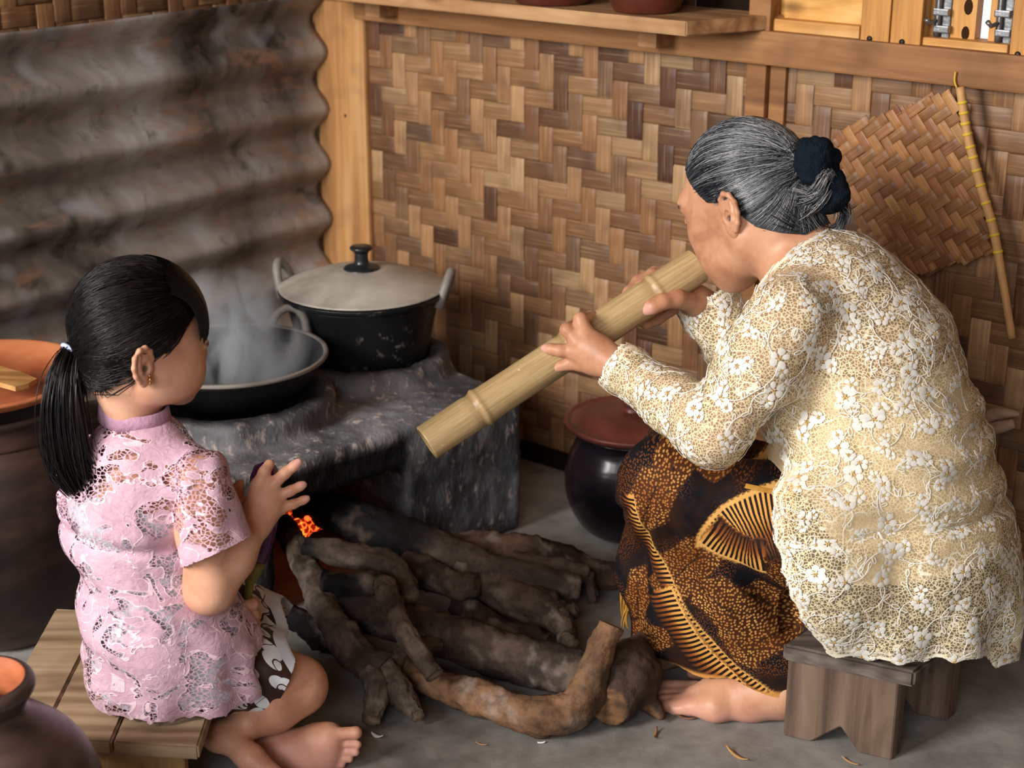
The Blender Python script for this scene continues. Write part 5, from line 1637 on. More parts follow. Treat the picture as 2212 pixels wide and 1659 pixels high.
def skull_bvh(H, ell, extra=()):
    f = Field(); f.ell(H(*ell[0]), tuple(x * H.s for x in ell[1]), H.R)
    for c, r, k in extra: f.ell(H(*c), tuple(x * H.s for x in r), H.R, k * H.s)
    V, F = f.mesh(.005, 1); return V, F, BVHTree.FromPolygons([tuple(v) for v in V], F.tolist())

# ------------------------------------------------------------------ the woman's grey hair drawn into a bun
rnd = random.Random(11)
M_SCALPW = simple('grey_hair_base', '#2a2c30', .5, .4, .3, 60, .2)
hx = np.array([-.13, -.095, -.07, -.045, -.03, -.018, -.005, .012, .030, .050, .066, .082, .1])
hu = np.array([-.078, -.072, -.058, -.040, -.018, .014, .006, .010, .034, .062, .078, .086, .09])
def regW(L): return (L[:, 2] > np.interp(L[:, 0], hx, hu) - .006) & (np.abs(L[:, 1]) < .074) & (np.linalg.norm(L, axis=1) < .125)
Vb = np.empty(len(bodyW.data.vertices) * 3, np.float32); bodyW.data.vertices.foreach_get('co', Vb); Vb = Vb.reshape(-1, 3).astype(float)
Fb = np.empty(len(bodyW.data.polygons) * 4, np.int32); bodyW.data.loops.foreach_get('vertex_index', Fb); Fb = Fb.reshape(-1, 4)
near = np.linalg.norm(HW.loc(Vb), axis=1) < .2
Vh, Fh, _ = keep(Vb, Fb, near)
cv, cf, capW = scalp_cap('hair', Vh, Fh, HW, regW, .0028, M_SCALPW, woman, lambda L: np.interp(L[:, 0], hx, hu) - L[:, 2])
capW['label'] = 'grey streaked hair pulled back'
SKW = BVHTree.FromPolygons([tuple(v) for v in cv], cf.tolist()); SKW2 = skull_bvh(HW, ((-.010, 0, .022), (.088, .072, .083)), [((.030, 0, -.028), (.050, .058, .074), .03), ((-.05, 0, -.05), (.05, .05, .05), .04)])[2]
Lc = HW.loc(cv); idx_ = [rnd.randrange(len(Lc)) for _ in range(4200)]
edge_d = Lc[:, 2] - np.interp(Lc[:, 0], hx, hu)
front_ix = np.nonzero(edge_d < .012)[0].tolist()
idx_ = idx_[:2800] + [rnd.choice(front_ix) for _ in range(1700)]
idx_ = [i for i in idx_ if np.linalg.norm(Lc[i] - np.array([-.104, .004, .026])) > .045]
TGW = (-.104, .004, .026)
idx_ += [rnd.choice(front_ix) for _ in range(420)]; nw_ = 420
cur, rad_ = comb_hair(HW, SKW, [Lc[i] + (np.array([rnd.uniform(0, .007), 0, -rnd.uniform(0, .007)]) if k >= len(idx_) - nw_ else 0) for k, i in enumerate(idx_)], TGW, (-.010, 0, .020), 12, .0022, .010, .0016, rnd, .00055, SKW2)
GREYS = [np.array(lin(h)) for h in ('#111317', '#1c1f24', '#33363b', '#5b5e63', '#85868a', '#a9a8a8', '#6f625a')]
cl = []
for i, P in zip(idx_, cur):
    q = Lc[i]; g = .5 + .5 * float(vnoise(np.array([[q[0], q[1], q[2]]]), 45, 7)[0]); g = g * .55 + rnd.random() * .45
    k = min(6, max(0, int((g - .18) * 8.2))); a = GREYS[k]; b = GREYS[min(5, max(0, k + rnd.choice((-1, 0, 1, 1))))]
    t = np.linspace(0, 1, len(P))[:, None]; cl.append(a * (1 - t) + b * t)
strands('hair_strands', cur, rad_, cl, capW, 3)['kind'] = 'stuff'
# loose loop below the bun and the tuft between the ties
def lockw(ctrl, n, spread, cols, r=.0006, seed=1):
    rr = random.Random(seed); C = [at(*q) for q in ctrl]; out, ra, co = [], [], []
    for i in range(n):
        o = np.array([rr.gauss(0, 1), rr.gauss(0, 1), rr.gauss(0, 1)])
        pts = [Vector(p) + Vector(o * rp(s, p)) for p, s in zip(C, spread)]
        P, _ = catmull(pts, [0] * len(pts), .005); P = np.array([list(p) for p in P])
        out.append(P); ra.append(r * np.clip(4 * np.sin(np.linspace(.02, math.pi - .02, len(P))), .15, 1)); co.append(rr.choice(cols) * rr.uniform(.7, 1.2))
    return out, ra, co
YB = 2.262
S = [lockw([(1705, 420, 2.27), (1745, 430, YB), (1735, 465, YB - .01), (1752, 492, YB), (1790, 503, YB + .01), (1815, 488, YB + .02)], 420, [15, 9, 6, 6, 5, 5], GREYS[1:6], .0006, 3),
     lockw([(1720, 440, 2.265), (1740, 470, YB), (1765, 498, YB), (1800, 505, YB + .01), (1822, 470, YB + .02)], 160, [12, 9, 7, 5, 4], GREYS[2:6], .0006, 4),
     lockw([(1760, 410, YB), (1772, 395, YB - .03), (1786, 374, YB - .035), (1798, 388, YB - .02)], 140, [9, 9, 7, 6], GREYS[3:6], .0006, 5),
     lockw([(1740, 440, YB), (1765, 430, YB - .02), (1785, 408, YB - .025)], 150, [12, 9, 6], GREYS[2:6], .0006, 6),
     lockw([(1812, 440, YB), (1826, 460, YB), (1818, 490, YB)], 60, [8, 8, 8], GREYS[1:4], .0005, 7),
     lockw([(1690, 470, 2.25), (1720, 488, YB - .01), (1765, 503, YB)], 160, [16, 10, 8], GREYS[0:5], .0006, 8)]
strands('loose_hair', sum((s[0] for s in S), []), sum((s[1] for s in S), []), sum((s[2] for s in S), []), capW, 3)['kind'] = 'stuff'
# two fuzzy black hair ties
M_SCRUNCH = simple('black_velvet', '#101b24', .95, .15, .35, 90, .9, bdist=.004)
def scrunchie(parts, seed):
    f = Field()
    for q in parts: p = at(q[0], q[1], q[2]); f.ball(p, rp(q[3], p), .006)
    V, F = f.mesh(.0024, 0); N = vnormals(V, F)
    V = V + N * (.0030 * fbm(V, 120, seed, 2) + .003 * fbm(V, 50, seed + 3, 2))[:, None]
    o = link('hair_tie', np_mesh('hair_tie', V, F), M_SCRUNCH, capW, True); o['label'] = 'fuzzy black hair tie'
scrunchie([(1748, 322, 2.255, 30), (1770, 325, 2.245, 30), (1742, 352, 2.245, 28), (1752, 378, 2.24, 25), (1790, 345, 2.26, 28), (1795, 372, 2.27, 22), (1762, 350, 2.24, 32)], 3)
scrunchie([(1802, 392, 2.245, 26), (1812, 418, 2.245, 25), (1790, 440, 2.25, 24), (1772, 436, 2.25, 20), (1810, 440, 2.26, 20)], 5)

# ------------------------------------------------------------------ embroidered flowers, leaves and tendrils on the lace
def m_thread(name, attr='Col'):
    t = NT(name); t.base(t.attr(attr).outputs[0], .5, .4); return t.m
M_THREAD = m_thread('embroidery_thread')
def embroider(name, src, parent, mat, spacing, fsize, white, gold, seed, mask=None, tendril=2, off=.0014, petals=(5, 6)):
    me = src.data; n = len(me.vertices)
    V = np.empty(n * 3, np.float32); me.vertices.foreach_get('co', V); V = V.reshape(-1, 3).astype(float)
    Fq = np.empty(len(me.loops), np.int32); me.loops.foreach_get('vertex_index', Fq); Fq = Fq.reshape(-1, 4)
    bvh = BVHTree.FromPolygons([tuple(v) for v in V], Fq.tolist())
    N = vnormals(V, Fq)
    rr = random.Random(seed); order = list(range(n)); rr.shuffle(order)
    chosen = []; cell = {}
    for i in order:
        p = V[i]
        if mask is not None and not mask(p): continue
        k = tuple(np.floor(p / spacing).astype(int)); ok = True
        for a in (-1, 0, 1):
            for b in (-1, 0, 1):
                for c in (-1, 0, 1):
                    for q in cell.get((k[0] + a, k[1] + b, k[2] + c), ()):
                        if (q[0] - p[0]) ** 2 + (q[1] - p[1]) ** 2 + (q[2] - p[2]) ** 2 < spacing ** 2: ok = False
        if ok: cell.setdefault(k, []).append(p); chosen.append(i)
    OV, OF, OC = [], [], []
    def drop(c, T, B, x, y, h):
        q = Vector(c) + T * x + B * y; l, nn, _i, d = bvh.find_nearest(q)
        if l is None: return q
        return l + nn * (off + h)
    def petal(c, T, B, ang, d0, L_, W_, col, hh=.0012):
        ca_, sa_ = math.cos(ang), math.sin(ang); b0 = len(OV)
        for (x, y, h) in ((d0, 0, 0), (d0 + L_ * .35, W_ * .42, 0), (d0 + L_ * .75, W_ * .5, 0), (d0 + L_, W_ * .2, 0), (d0 + L_, -W_ * .2, 0), (d0 + L_ * .75, -W_ * .5, 0), (d0 + L_ * .35, -W_ * .42, 0), (d0 + L_ * .55, 0, hh)):
            OV.append(drop(c, T, B, x * ca_ - y * sa_, x * sa_ + y * ca_, h)); OC.append(col)
        for k in range(7): OF.append((b0 + k, b0 + (k + 1) % 7, b0 + 7))
    def vine(c, T, B, pts, w, col):
        b0 = len(OV)
        for i, (x, y) in enumerate(pts):
            x2, y2 = pts[min(i + 1, len(pts) - 1)]; x1, y1 = pts[max(i - 1, 0)]; dx_, dy_ = x2 - x1, y2 - y1; l_ = math.hypot(dx_, dy_) + 1e-9
            nx_, ny_ = -dy_ / l_ * w, dx_ / l_ * w
            for s in (-1, 0, 1): OV.append(drop(c, T, B, x + nx_ * s, y + ny_ * s, .0007 * (1 - abs(s)))); OC.append(col)
        for i in range(len(pts) - 1):
            for s in (0, 1):
                a = b0 + i * 3 + s; OF.append((a, a + 1, a + 4)); OF.append((a, a + 4, a + 3))
    for i in chosen:
        c = V[i]; nn = Vector(N[i]); T = nn.cross(Vector((rr.uniform(-1, 1), rr.uniform(-1, 1), rr.uniform(-1, 1)))).normalized(); B = nn.cross(T)
        fs_ = fsize * rr.uniform(.75, 1.2); gw = rr.uniform(.9, 1.0); wt = tuple(x * gw for x in white)
        nf = rr.choice((2, 3, 3))
        for j in range(nf):                      # a cluster of small blossoms
            ox, oy = (0, 0) if j == 0 else (fs_ * .62 * math.cos(j * 2.3 + i), fs_ * .62 * math.sin(j * 2.3 + i))
            cc = drop(c, T, B, ox, oy, 0); sz = fs_ * (.5 if j == 0 else .36); npet = rr.choice(petals); a0_ = rr.random() * 6
            for k in range(npet): petal(cc, T, B, a0_ + (k + rr.uniform(-.15, .15)) * 2 * math.pi / npet, sz * .20, sz * rr.uniform(.55, .95), sz * rr.uniform(.55, .85), (lambda g: tuple(x * g for x in wt))(rr.uniform(.84, 1)), .0008)
            for k in range(3): petal(cc, T, B, a0_ + k * 2.1, 0, sz * .26, sz * .2, gold, .0016)
        for k in range(tendril):                 # tendril with leaves
            a = rr.random() * 6.28; L_ = fs_ * rr.uniform(1.1, 1.7); cv_ = rr.choice((-1, 1)) * rr.uniform(.9, 1.8)
            pts = [(fs_ * .4 * math.cos(a), fs_ * .4 * math.sin(a))]
            for s in range(9): a += cv_ / 9; pts.append((pts[-1][0] + L_ / 9 * math.cos(a), pts[-1][1] + L_ / 9 * math.sin(a)))
            vine(c, T, B, pts, .0007, wt)
            for (pi, sd_) in ((5, 1), (9, 0)):
                cc = drop(c, T, B, pts[pi][0], pts[pi][1], 0); la = a + sd_ * 1.0; ll = fs_ * .42
                oval = [(ll * .5 - ll * .5 * math.cos(q), ll * .2 * math.sin(q)) for q in np.linspace(0, 6.283, 11)]
                vine(cc, T * math.cos(la) + B * math.sin(la), B * math.cos(la) - T * math.sin(la), oval, .00085, wt)
                petal(cc, T, B, la, ll * .2, ll * .6, ll * .14, gold, .0008)
    me2 = np_mesh(name, [tuple(v) for v in OV], OF); set_col(me2, 'Col', OC)
    o = link(name, me2, mat, parent, True); o['kind'] = 'stuff'
    return len(chosen)
embroider('embroidery', kebaya, kebaya, M_THREAD, .041, .0265, lin('#f4f0e6'), lin('#c9a560'), 2)
# ================================================================== GIRL
M_SKING = m_skin('skin_child', '#b98266', '#cf987b', '#dcab8f', '#dba298')
girl = thing('person', 'small child in a pink lace blouse with a ponytail sitting on the low bench', 'person')
HG = Frame(at(306, 728, 2.03), (.80, .60), math.radians(8), 0.0, .98)
fg = Field()
head_field(fg, HG, True, (-.030, .071, -.022))
NB_ = px(296, 925, 2.02, 52)
fg.cone(HG(-.030, 0, -.045), .042, NB_[0], NB_[1], .025)
GSR = px(432, 1035, 1.965, 50); GSL = px(190, 1010, 2.09, 48)
fg.chain([GSR, px(308, 1003, 2.02, 62), GSL], .03)
fg.chain([px(303, 1020, 2.02, 88), px(298, 1080, 2.01, 116), px(322, 1210, 2.0, 100), px(350, 1390, 1.995, 115)], .03)
GEL = px(452, 1272, 1.935, 50); GWR = px(550, 1128, 2.015, 36)
fg.chain([GSR, px(440, 1150, 1.94, 52), GEL], .025); fg.chain([GEL, px(500, 1205, 1.965, 45), GWR], .02)
# raised right hand, fingers spread
Y = 2.035
kn = [px(557, 1048, Y, 15), px(585, 1050, Y, 15), px(596, 1074, Y, 14), px(603, 1098, Y, 13.5)]
for q in kn: fg.cone(GWR[0], GWR[1] * .80, q[0], q[1], .012)
fg.ball(*px(570, 1085, Y, 30), .02)
K = .0045
fg.chain([kn[0], px(571, 1020, Y + .004, 12.5), px(582, 1003, Y + .016, 11.5)], K)
fg.chain([kn[1], px(616, 1022, Y + .002, 12), px(636, 1006, Y + .006, 10.5), px(645, 999, Y + .008, 9.2)], K)
fg.chain([kn[2], px(628, 1060, Y + .002, 11), px(647, 1051, Y + .006, 9.8), px(655, 1047, Y + .008, 8.6)], K)
fg.chain([kn[3], px(634, 1089, Y + .002, 10), px(654, 1081, Y + .005, 9), px(663, 1077, Y + .007, 7.8)], K)
fg.chain([px(535, 1105, Y, 20), px(512, 1085, Y + .008, 15), px(510, 1062, Y + .012, 13), px(519, 1045, Y + .016, 10)], .008)
# left hand closed round the stem
YL = 2.035
fg.chain([px(330, 1340, 2.05, 36), px(440, 1360, 2.05, 32), px(505, 1330, YL, 27)], .02)
fg.ball(*px(522, 1322, YL + .006, 26), .014)
fg.chain([px(508, 1305, YL - .012, 13), px(520, 1312, YL - .020, 12.5), px(526, 1330, YL - .022, 12), px(527, 1345, YL - .018, 10)], .005)
for i, (x, y) in enumerate(((548, 1302), (551, 1325), (549, 1346), (543, 1362))):
    r = (13, 12.5, 12, 10)[i]
    fg.chain([px(x - 14, y + 2, YL + .016, r), px(x + 1, y, YL + .004, r), px(x - 3, y + 4, YL - .010, r * .95), px(x - 16, y + 5, YL - .016, r * .85)], .004)
# legs: right leg folded in front, left foot showing its sole
HPR = px(400, 1440, 1.99, 80); KNR_ = px(642, 1482, 2.035, 60)
fg.chain([HPR, px(560, 1455, 2.02, 66), KNR_], .03)
fg.chain([KNR_, px(588, 1525, 2.005, 54), px(525, 1568, 1.985, 34)], .02)
fg.chain([px(520, 1574, 1.982, 31), px(466, 1590, 1.965, 24)], .014)
fg.ball(*px(470, 1592, 1.962, 27), .02)
fg.chain([px(485, 1594, 1.962, 27), px(540, 1636, 1.940, 27), px(610, 1700, 1.915, 28)], .014)
fl3 = Field()
fl3.chain([px(430, 1400, 2.1, 70), px(545, 1362, 2.15, 45)], .03)
fl3.chain([px(545, 1365, 2.15, 45), px(560, 1490, 2.10, 42), px(560, 1600, 2.03, 30)], .03)
YF = 1.995
fl3.chain([px(555, 1625, YF + .012, 34), px(620, 1614, YF + .012, 33), px(690, 1604, YF + .008, 37), px(712, 1596, YF + .006, 30)], .02)
fl3.chain([px(570, 1650, YF, 28), px(650, 1647, YF + .002, 27), px(702, 1634, YF - .002, 27)], .02)
fl3.chain([px(712, 1596, YF + .006, 26), px(712, 1640, YF, 22)], .015)
for (x0, y0, x1, y1, r, yy) in ((715, 1585, 768, 1583, 14.5, 0), (722, 1606, 772, 1608, 9.5, -.002), (722, 1624, 768, 1625, 9, -.005), (718, 1638, 755, 1640, 8, -.008), (708, 1650, 739, 1652, 7.8, -.010)):
    fl3.chain([px(x0, y0, YF + yy, r * 1.05), px((x0 + x1) / 2 + 6, (y0 + y1) / 2, YF + yy, r * .86), px(x1, y1, YF + yy, r)], .0035)
V, F = join_vf(fg.mesh(.0026, 1), fl3.mesh(.0024, 1), *[ear_mesh(HG, d, (-.030, .072, -.020), 1.0, .05) for d in (-1, 1)])
L = HG.loc(V); X_, Y_ = proj(V)
pink = np.zeros(len(V)); dark = np.zeros(len(V))
for q, r in (((648, 997, Y + .002), .012), ((658, 1045, Y + .002), .011), ((666, 1076, Y + .002), .010), ((522, 1042, Y + .01), .011), ((528, 1349, YL - .026), .010)):
    d = np.linalg.norm(V - np.array(at(*q)), axis=1); pink = np.maximum(pink, .8 * (1 - sstep(r * .5, r, d)))
pink = np.maximum(pink, .55 * (1 - sstep(.02, .075, V[:, 2])))
pink = np.maximum(pink, .5 * np.exp(-(((L[:, 0] - .088) / .012) ** 2 + (L[:, 1] / .017) ** 2 + ((L[:, 2] + .057) / .009) ** 2)))
for d in (-1, 1):
    bl = np.abs(L[:, 2] - (.024 - 7 * (np.abs(L[:, 1]) - .032) ** 2))
    dark = np.maximum(dark, .8 * (1 - sstep(.0018, .0035, bl)) * (np.sign(L[:, 1]) == d) * (L[:, 0] > .03) * sstep(.012, .016, np.abs(L[:, 1])) * (1 - sstep(.048, .054, np.abs(L[:, 1]))))
    dark = np.maximum(dark, .95 * (1 - sstep(.0012, .003, np.abs(L[:, 2] + .002))) * (L[:, 0] > .05) * (1 - sstep(.012, .017, np.abs(np.abs(L[:, 1]) - .034))))
hole = np.linalg.norm(L - np.array([-.0285, -.0745, -.022]), axis=1); dark = np.maximum(dark, .7 * (1 - sstep(.003, .006, hole)))
V[(X_ < 430) & (V[:, 2] < zb + .001), 2] = zb + .001
V[:, 2] = np.maximum(V[:, 2], .001)
me = np_mesh('body', V, F); set_f(me, 'pink', pink); set_f(me, 'dark', dark)
bodyG = link('body', me, M_SKING, girl, True)
VG, FG = V, F

# ------------------------------------------------------------------ skirt: dark brown with white leaves and a pale band
def m_skirt():
    t = NT('printed_skirt'); v = t.coord('Object', (1, 1, 1), (.4, .3, .6))
    nd = t.voro(t.attr('clothuv').outputs[1], 1.0, dim='2D')
    br, wh = lin('#3a211c'), lin('#e3e6ea')
    c = t.mix(t.ramp(nd, [(.40, 1.0), (.43, 0.0)]), br, wh)
    vein = t.math('ABSOLUTE', t.math('SUBTRACT', t.noise(v, 30, 1), .5))
    c = t.mix(t.ramp(vein, [(.010, 1.0), (.018, 0.0)]), c, br)
    c = t.mix(t.math('GREATER_THAN', t.attr('band').outputs[2], -.012), c, lin('#d5dae2'))
    t.base(c, .45, .4); return t.m
fsk = Field()
fsk.chain([px(385, 1440, 2.0, 118), px(560, 1452, 2.022, 76), px(640, 1470, 2.035, 70)], .04)
fsk.chain([px(400, 1400, 2.09, 110), px(520, 1358, 2.135, 82), px(620, 1385, 2.14, 74)], .04)
fsk.cone(*px(640, 1450, 2.04, 62), *px(640, 1385, 2.13, 66), .04)
V, F = fsk.mesh(.0045, 2); N = vnormals(V, F); V = V + N * (.003 * fbm(V, 20, 3, 2) + .0035 * np.sin(V[:, 2] * 90 + V[:, 0] * 60))[:, None]
# open at the knees: cut across a slanted plane
c0 = np.array(at(612, 1335, 2.09)); nd_ = np.array([.80, .15, .50]); nd_ /= np.linalg.norm(nd_)
c1_ = np.array(at(632, 1440, 2.0)); n2_ = np.array([.86, .1, -.42]); n2_ /= np.linalg.norm(n2_)
s2_ = (V - c1_) @ n2_
V, F, ix = keep_cut(V, F, s2_, n2_, .0045)
s_ = (V - c0) @ nd_
V, F, ix = keep_cut(V, F, s_, nd_, .0045)
X_, Y_ = proj(V); V[(X_ < 452) & (V[:, 2] < zb + .002), 2] = zb + .002
s_ = s_[ix]
band = s_
me = np_mesh('skirt', V, F); set_f(me, 'band', band); _u = (V[:, 0] * .75 + V[:, 1] * .65); set_vec(me, 'clothuv', np.stack([(_u * .8 + V[:, 2] * .6) * 52, (V[:, 2] * .8 - _u * .6) * 30, _u * 0], 1))
sk = link('skirt', me, m_skirt(), girl, True); sk['label'] = 'dark brown skirt printed with white leaves'

# ------------------------------------------------------------------ blouse: lining and pink lace
M_LINING = simple('white_lining', '#dfe3ec', .7, .2, .05, 12, .05)
def torso(grow):
    f = Field()
    f.chain([(GSR[0], GSR[1] + rp(6 + grow, GSR[0])), px(310, 985, 2.02, 80 + grow), (GSL[0], GSL[1] + rp(6 + grow, GSL[0]))], .035)
    f.chain([px(300, 1020, 2.015, 110 + grow), px(292, 1085, 2.01, 140 + grow), px(300, 1140, 2.005, 138 + grow), px(330, 1225, 2.0, 132 + grow), px(345, 1330, 1.995, 158 + grow), px(362, 1430, 1.995, 160 + grow), px(372, 1500, 1.985, 150 + grow)], .03)
    f.chain([px(392, 1330, 1.985, 92 + grow), px(424, 1410, 1.985, 98 + grow), px(450, 1480, 1.97, 92 + grow)], .05)
    return f
fl2 = torso(-13)
V, F = fl2.mesh(.007, 1); X_, Y_ = proj(V)
top = np.array(at(300, 1110, 1.93))[2] + .02 * np.sin(V[:, 0] * 20)
V, F, _ = keep(V, F, (V[:, 2] < top) & (V[:, 2] > zb + .012))
link('lining', np_mesh('lining', V, F), M_LINING, girl, True)
def m_pink():
    t = NT('pink_lace'); v = t.coord('Object', (1, 1, 1.35))
    zone = t.attr('open').outputs[2]                       # 1 = openwork, 0 = dense
    ed = t.voro(v, 150, 'DISTANCE_TO_EDGE')
    net = t.ramp(ed, [(.07, 1.0), (.11, 0.0)])
    m1 = t.noise(v, 22, 2, .5, 1.2); m2 = t.math('ABSOLUTE', t.math('SUBTRACT', m1, .5))
    motif = t.ramp(m1, [(.47, 0.0), (.49, 1.0)])           # solid floral patches
    cord = t.ramp(m2, [(.012, 1.0), (.02, 0.0)])           # raised cord round them
    m3 = t.ramp(t.noise(v, 15, 1, .5), [(.52, 0.0), (.55, 1.0)])
    solid = t.math('MAXIMUM', motif, t.math('MULTIPLY', t.math('SUBTRACT', 1.0, zone), m3))
    al = t.math('MAXIMUM', t.math('MAXIMUM', solid, cord), t.math('MAXIMUM', net, t.attr('solid').outputs[2]))
    c = t.mix(t.noise(v, 60, 2), lin('#b48da0'), lin('#d9b6c4'))
    c = t.mix(cord, c, lin('#e3c6d0')); c = t.mix(t.ramp(t.noise(v, 55, 2, .5, 1.0), [(.48, 0.0), (.5, .35), (.52, 0.0)]), c, lin('#8f6c80'))
    t.base(c, .55, .35); t.set(t.b.inputs['Alpha'], al)
    t.bump(t.math('ADD', t.math('MULTIPLY', t.noise(v, 70, 2, .6, 1.0), 1.2), cord), .45, .003)
    return t.m
M_PINK = m_pink()
fpk = torso(5)
fpk.chain([(GSL[0], GSL[1] * 1.2), px(196, 1080, 2.10, 58), px(200, 1150, 2.11, 56)], .02)
V, F = fpk.mesh(.0042, 2); N = vnormals(V, F); X_, Y_ = proj(V)
fold = .0040 * np.sin(V[:, 2] * 70 + V[:, 0] * 40 + 2 * fbm(V, 9, 2, 2)) * (1 - sstep(.44, .52, V[:, 2]))
zc_ = np.array(at(300, 1190, 1.93))[2]
crz = zc_ + .10 * (V[:, 0] + .42) * -1
fold = fold - .006 * np.exp(-((V[:, 2] - crz) / .007) ** 2) * (X_ < 420) + .006 * np.exp(-((V[:, 2] - crz - .022) / .012) ** 2) * (X_ < 420)
fold = fold + .003 * fbm(V, 26, 5, 3)
ag = np.arctan2(V[:, 1] - 1.99, V[:, 0] + .43)
fold = fold + .006 * np.sin(ag * 9) * (1 - sstep(.16, .26, V[:, 2]))
V = V + N * fold[:, None]
nk = np.array(at(284, 893, 2.02)); nd_ = np.array([.12, -.10, 1.0]); nd_ /= np.linalg.norm(nd_)
mk = (V - nk) @ nd_ < .0
a_, b_ = np.array(at(405, 1222, 1.90)), np.array(at(520, 1172, 1.90)); sl_d = np.array(GEL[0]) - np.array(GSR[0]); sl_d /= np.linalg.norm(sl_d)
ax_ = b_ - a_; pn = np.cross(ax_, np.array([0, -.95, .3])); pn /= np.linalg.norm(pn); pn = pn if pn[2] < 0 else -pn
sv = (V - (a_ + b_) / 2) @ pn
armd = np.linalg.norm((V - np.array(GSR[0])) - ((V - np.array(GSR[0])) @ sl_d)[:, None] * sl_d, axis=1)
fh = torso(9).at_points(V)
sleeve = (armd < .07) & (fh > -.002)
m2 = np.ones(len(V), bool); sleeve = sleeve & False
scal = .0045 * np.abs(np.sin(ag * 14))
hz = zb + .006 + scal
m3 = V[:, 2] > hz
msk = mk & m2 & m3
zyoke = np.array(at(300, 1105, 1.93))[2]
op = np.maximum(sstep(zyoke - .004, zyoke + .008, V[:, 2]), sstep(hz.mean() + .030, hz.mean() + .022, V[:, 2]) if False else (1 - sstep(zb + .030, zb + .036, V[:, 2])))
op = np.where(sleeve, 1.0, op)
solid = np.maximum(np.where(V[:, 2] - hz < .006, 1.0, 0), np.where(sleeve & (sv > -.012), 1.0, 0))
nr = np.tile(nd_, (len(V), 1))
V, F, ix = keep_cut(V, F, (V - nk) @ nd_, nd_, .0042); op, solid, hz = op[ix], solid[ix], hz[ix]
V, F, ix = keep_cut(V, F, hz - V[:, 2], (0, 0, -1), .0042); op, solid = op[ix], solid[ix]
# right sleeve, sewn on at the shoulder
fsl = Field(); fsl.chain([(GSR[0], GSR[1] * 1.38), px(447, 1110, 1.948, 69), px(466, 1190, 1.938, 75), px(480, 1290, 1.93, 82)], .02)
Vs_, Fs_ = fsl.mesh(.004, 2); Ns_ = vnormals(Vs_, Fs_)
Vs_ = Vs_ + Ns_ * (.003 * fbm(Vs_, 28, 4, 3) + .002 * np.sin(Vs_[:, 0] * 160))[:, None]
ss = (Vs_ - (a_ + b_) / 2) @ pn
Vs_, Fs_, ix = keep_cut(Vs_, Fs_, ss, pn, .004); ss = ss[ix]
Vs_, Fs_, ix = keep(Vs_, Fs_, torso(-4).at_points(Vs_) > 0); ss = ss[ix]
op = np.concatenate([op, np.where(ss > -.030, 0.0, 1.0)]); solid = np.concatenate([solid, np.where(ss > -.005, 1.0, 0.0)])
F = np.concatenate([F, Fs_ + len(V)]); V = np.concatenate([V, Vs_])
me = np_mesh('lace_blouse', V, F); set_f(me, 'open', op); set_f(me, 'solid', solid)
bl = link('lace_blouse', me, M_PINK, girl, True); bl['label'] = 'pink lace blouse with short sleeves'
# stand collar
M_COLL = simple('pink_collar', '#b98fa6', .6, .3, .2, 40, .3)
cc = Vector(nk) + Vector((.004, .0, .004)); e1_ = Vector((1, 0, -.10)).normalized(); e2_ = Vector((0, 1, .12)).normalized(); V, F = [], []
rc = rp(72, cc)
for i in range(40):
    a = 2 * math.pi * i / 40; d = e1_ * math.cos(a) * rc + e2_ * math.sin(a) * rc * .86
    for (k, h) in ((1.10, -.012), (1.04, .010), (.985, .011), (1.04, -.012)): V.append(cc + d * k + Vector((0, 0, h)))
for i in range(40):
    for k in range(4): F.append((i * 4 + k, i * 4 + (k + 1) % 4, ((i + 1) % 40) * 4 + (k + 1) % 4, ((i + 1) % 40) * 4 + k))
link('collar', np_mesh('collar', V, F), M_COLL, bl, True)
# earring
M_GOLD = simple('gold', '#d9a06a', .25, .6, .1, 20, 0, .9)
ep = at(344, 826, 1.945)
hb = BVHTree.FromPolygons([tuple(v) for v in VG], FG.tolist())
l, n_, _i, _d = hb.find_nearest(ep)
bm = bmesh.new()
for q, r in ((Vector((0, 0, .004)), .0022), (Vector((.0005, 0, -.001)), .0034), (Vector((0, 0, -.006)), .0024)):
    rr_ = bmesh.ops.create_uvsphere(bm, u_segments=10, v_segments=8, radius=r); bmesh.ops.translate(bm, vec=l + n_ * .002 + q, verts=rr_['verts'])
bm_obj('earring', bm, M_GOLD, girl, True)

# ------------------------------------------------------------------ black hair, fringe and ponytail
rnd = random.Random(21)
M_SCALPG = simple('black_hair_base', '#120d0c', .35, .5, .2, 60, .15)
hxg = np.array([-.13, -.09, -.06, -.045, -.03, -.015, 0, .02, .04, .06, .08, .1])
hug = np.array([-.074, -.072, -.062, -.040, .004, .014, .012, .022, .040, .055, .06, .06])
def lineG(L): return np.interp(L[:, 0], hxg, hug) - L[:, 2]
def regG(L): return (L[:, 2] > np.interp(L[:, 0], hxg, hug) - .006) & (np.abs(L[:, 1]) < .078) & (np.linalg.norm(L, axis=1) < .14)
near = np.linalg.norm(HG.loc(VG), axis=1) < .2
Vh, Fh, _ = keep(VG, FG, near)
cv, cf, capG = scalp_cap('hair', Vh, Fh, HG, regG, .004, M_SCALPG, girl, lineG); capG['label'] = 'smooth black hair tied in a ponytail'
SKG = BVHTree.FromPolygons([tuple(v) for v in cv], cf.tolist()); SKG2 = skull_bvh(HG, ((-.008, 0, .022), (.086, .074, .082)), [((-.05, 0, -.04), (.045, .05, .05), .04)])[2]
Lc = HG.loc(cv); edge_d = Lc[:, 2] - np.interp(Lc[:, 0], hxg, hug)
fr_ = np.nonzero(edge_d < .012)[0].tolist()
TIE = at(163, 757, 2.015); TL = HG.loc([TIE])[0]
idx_ = [rnd.randrange(len(Lc)) for _ in range(2600)] + [rnd.choice(fr_) for _ in range(1300)]
idx_ = [i for i in idx_ if Lc[i, 0] < .045]
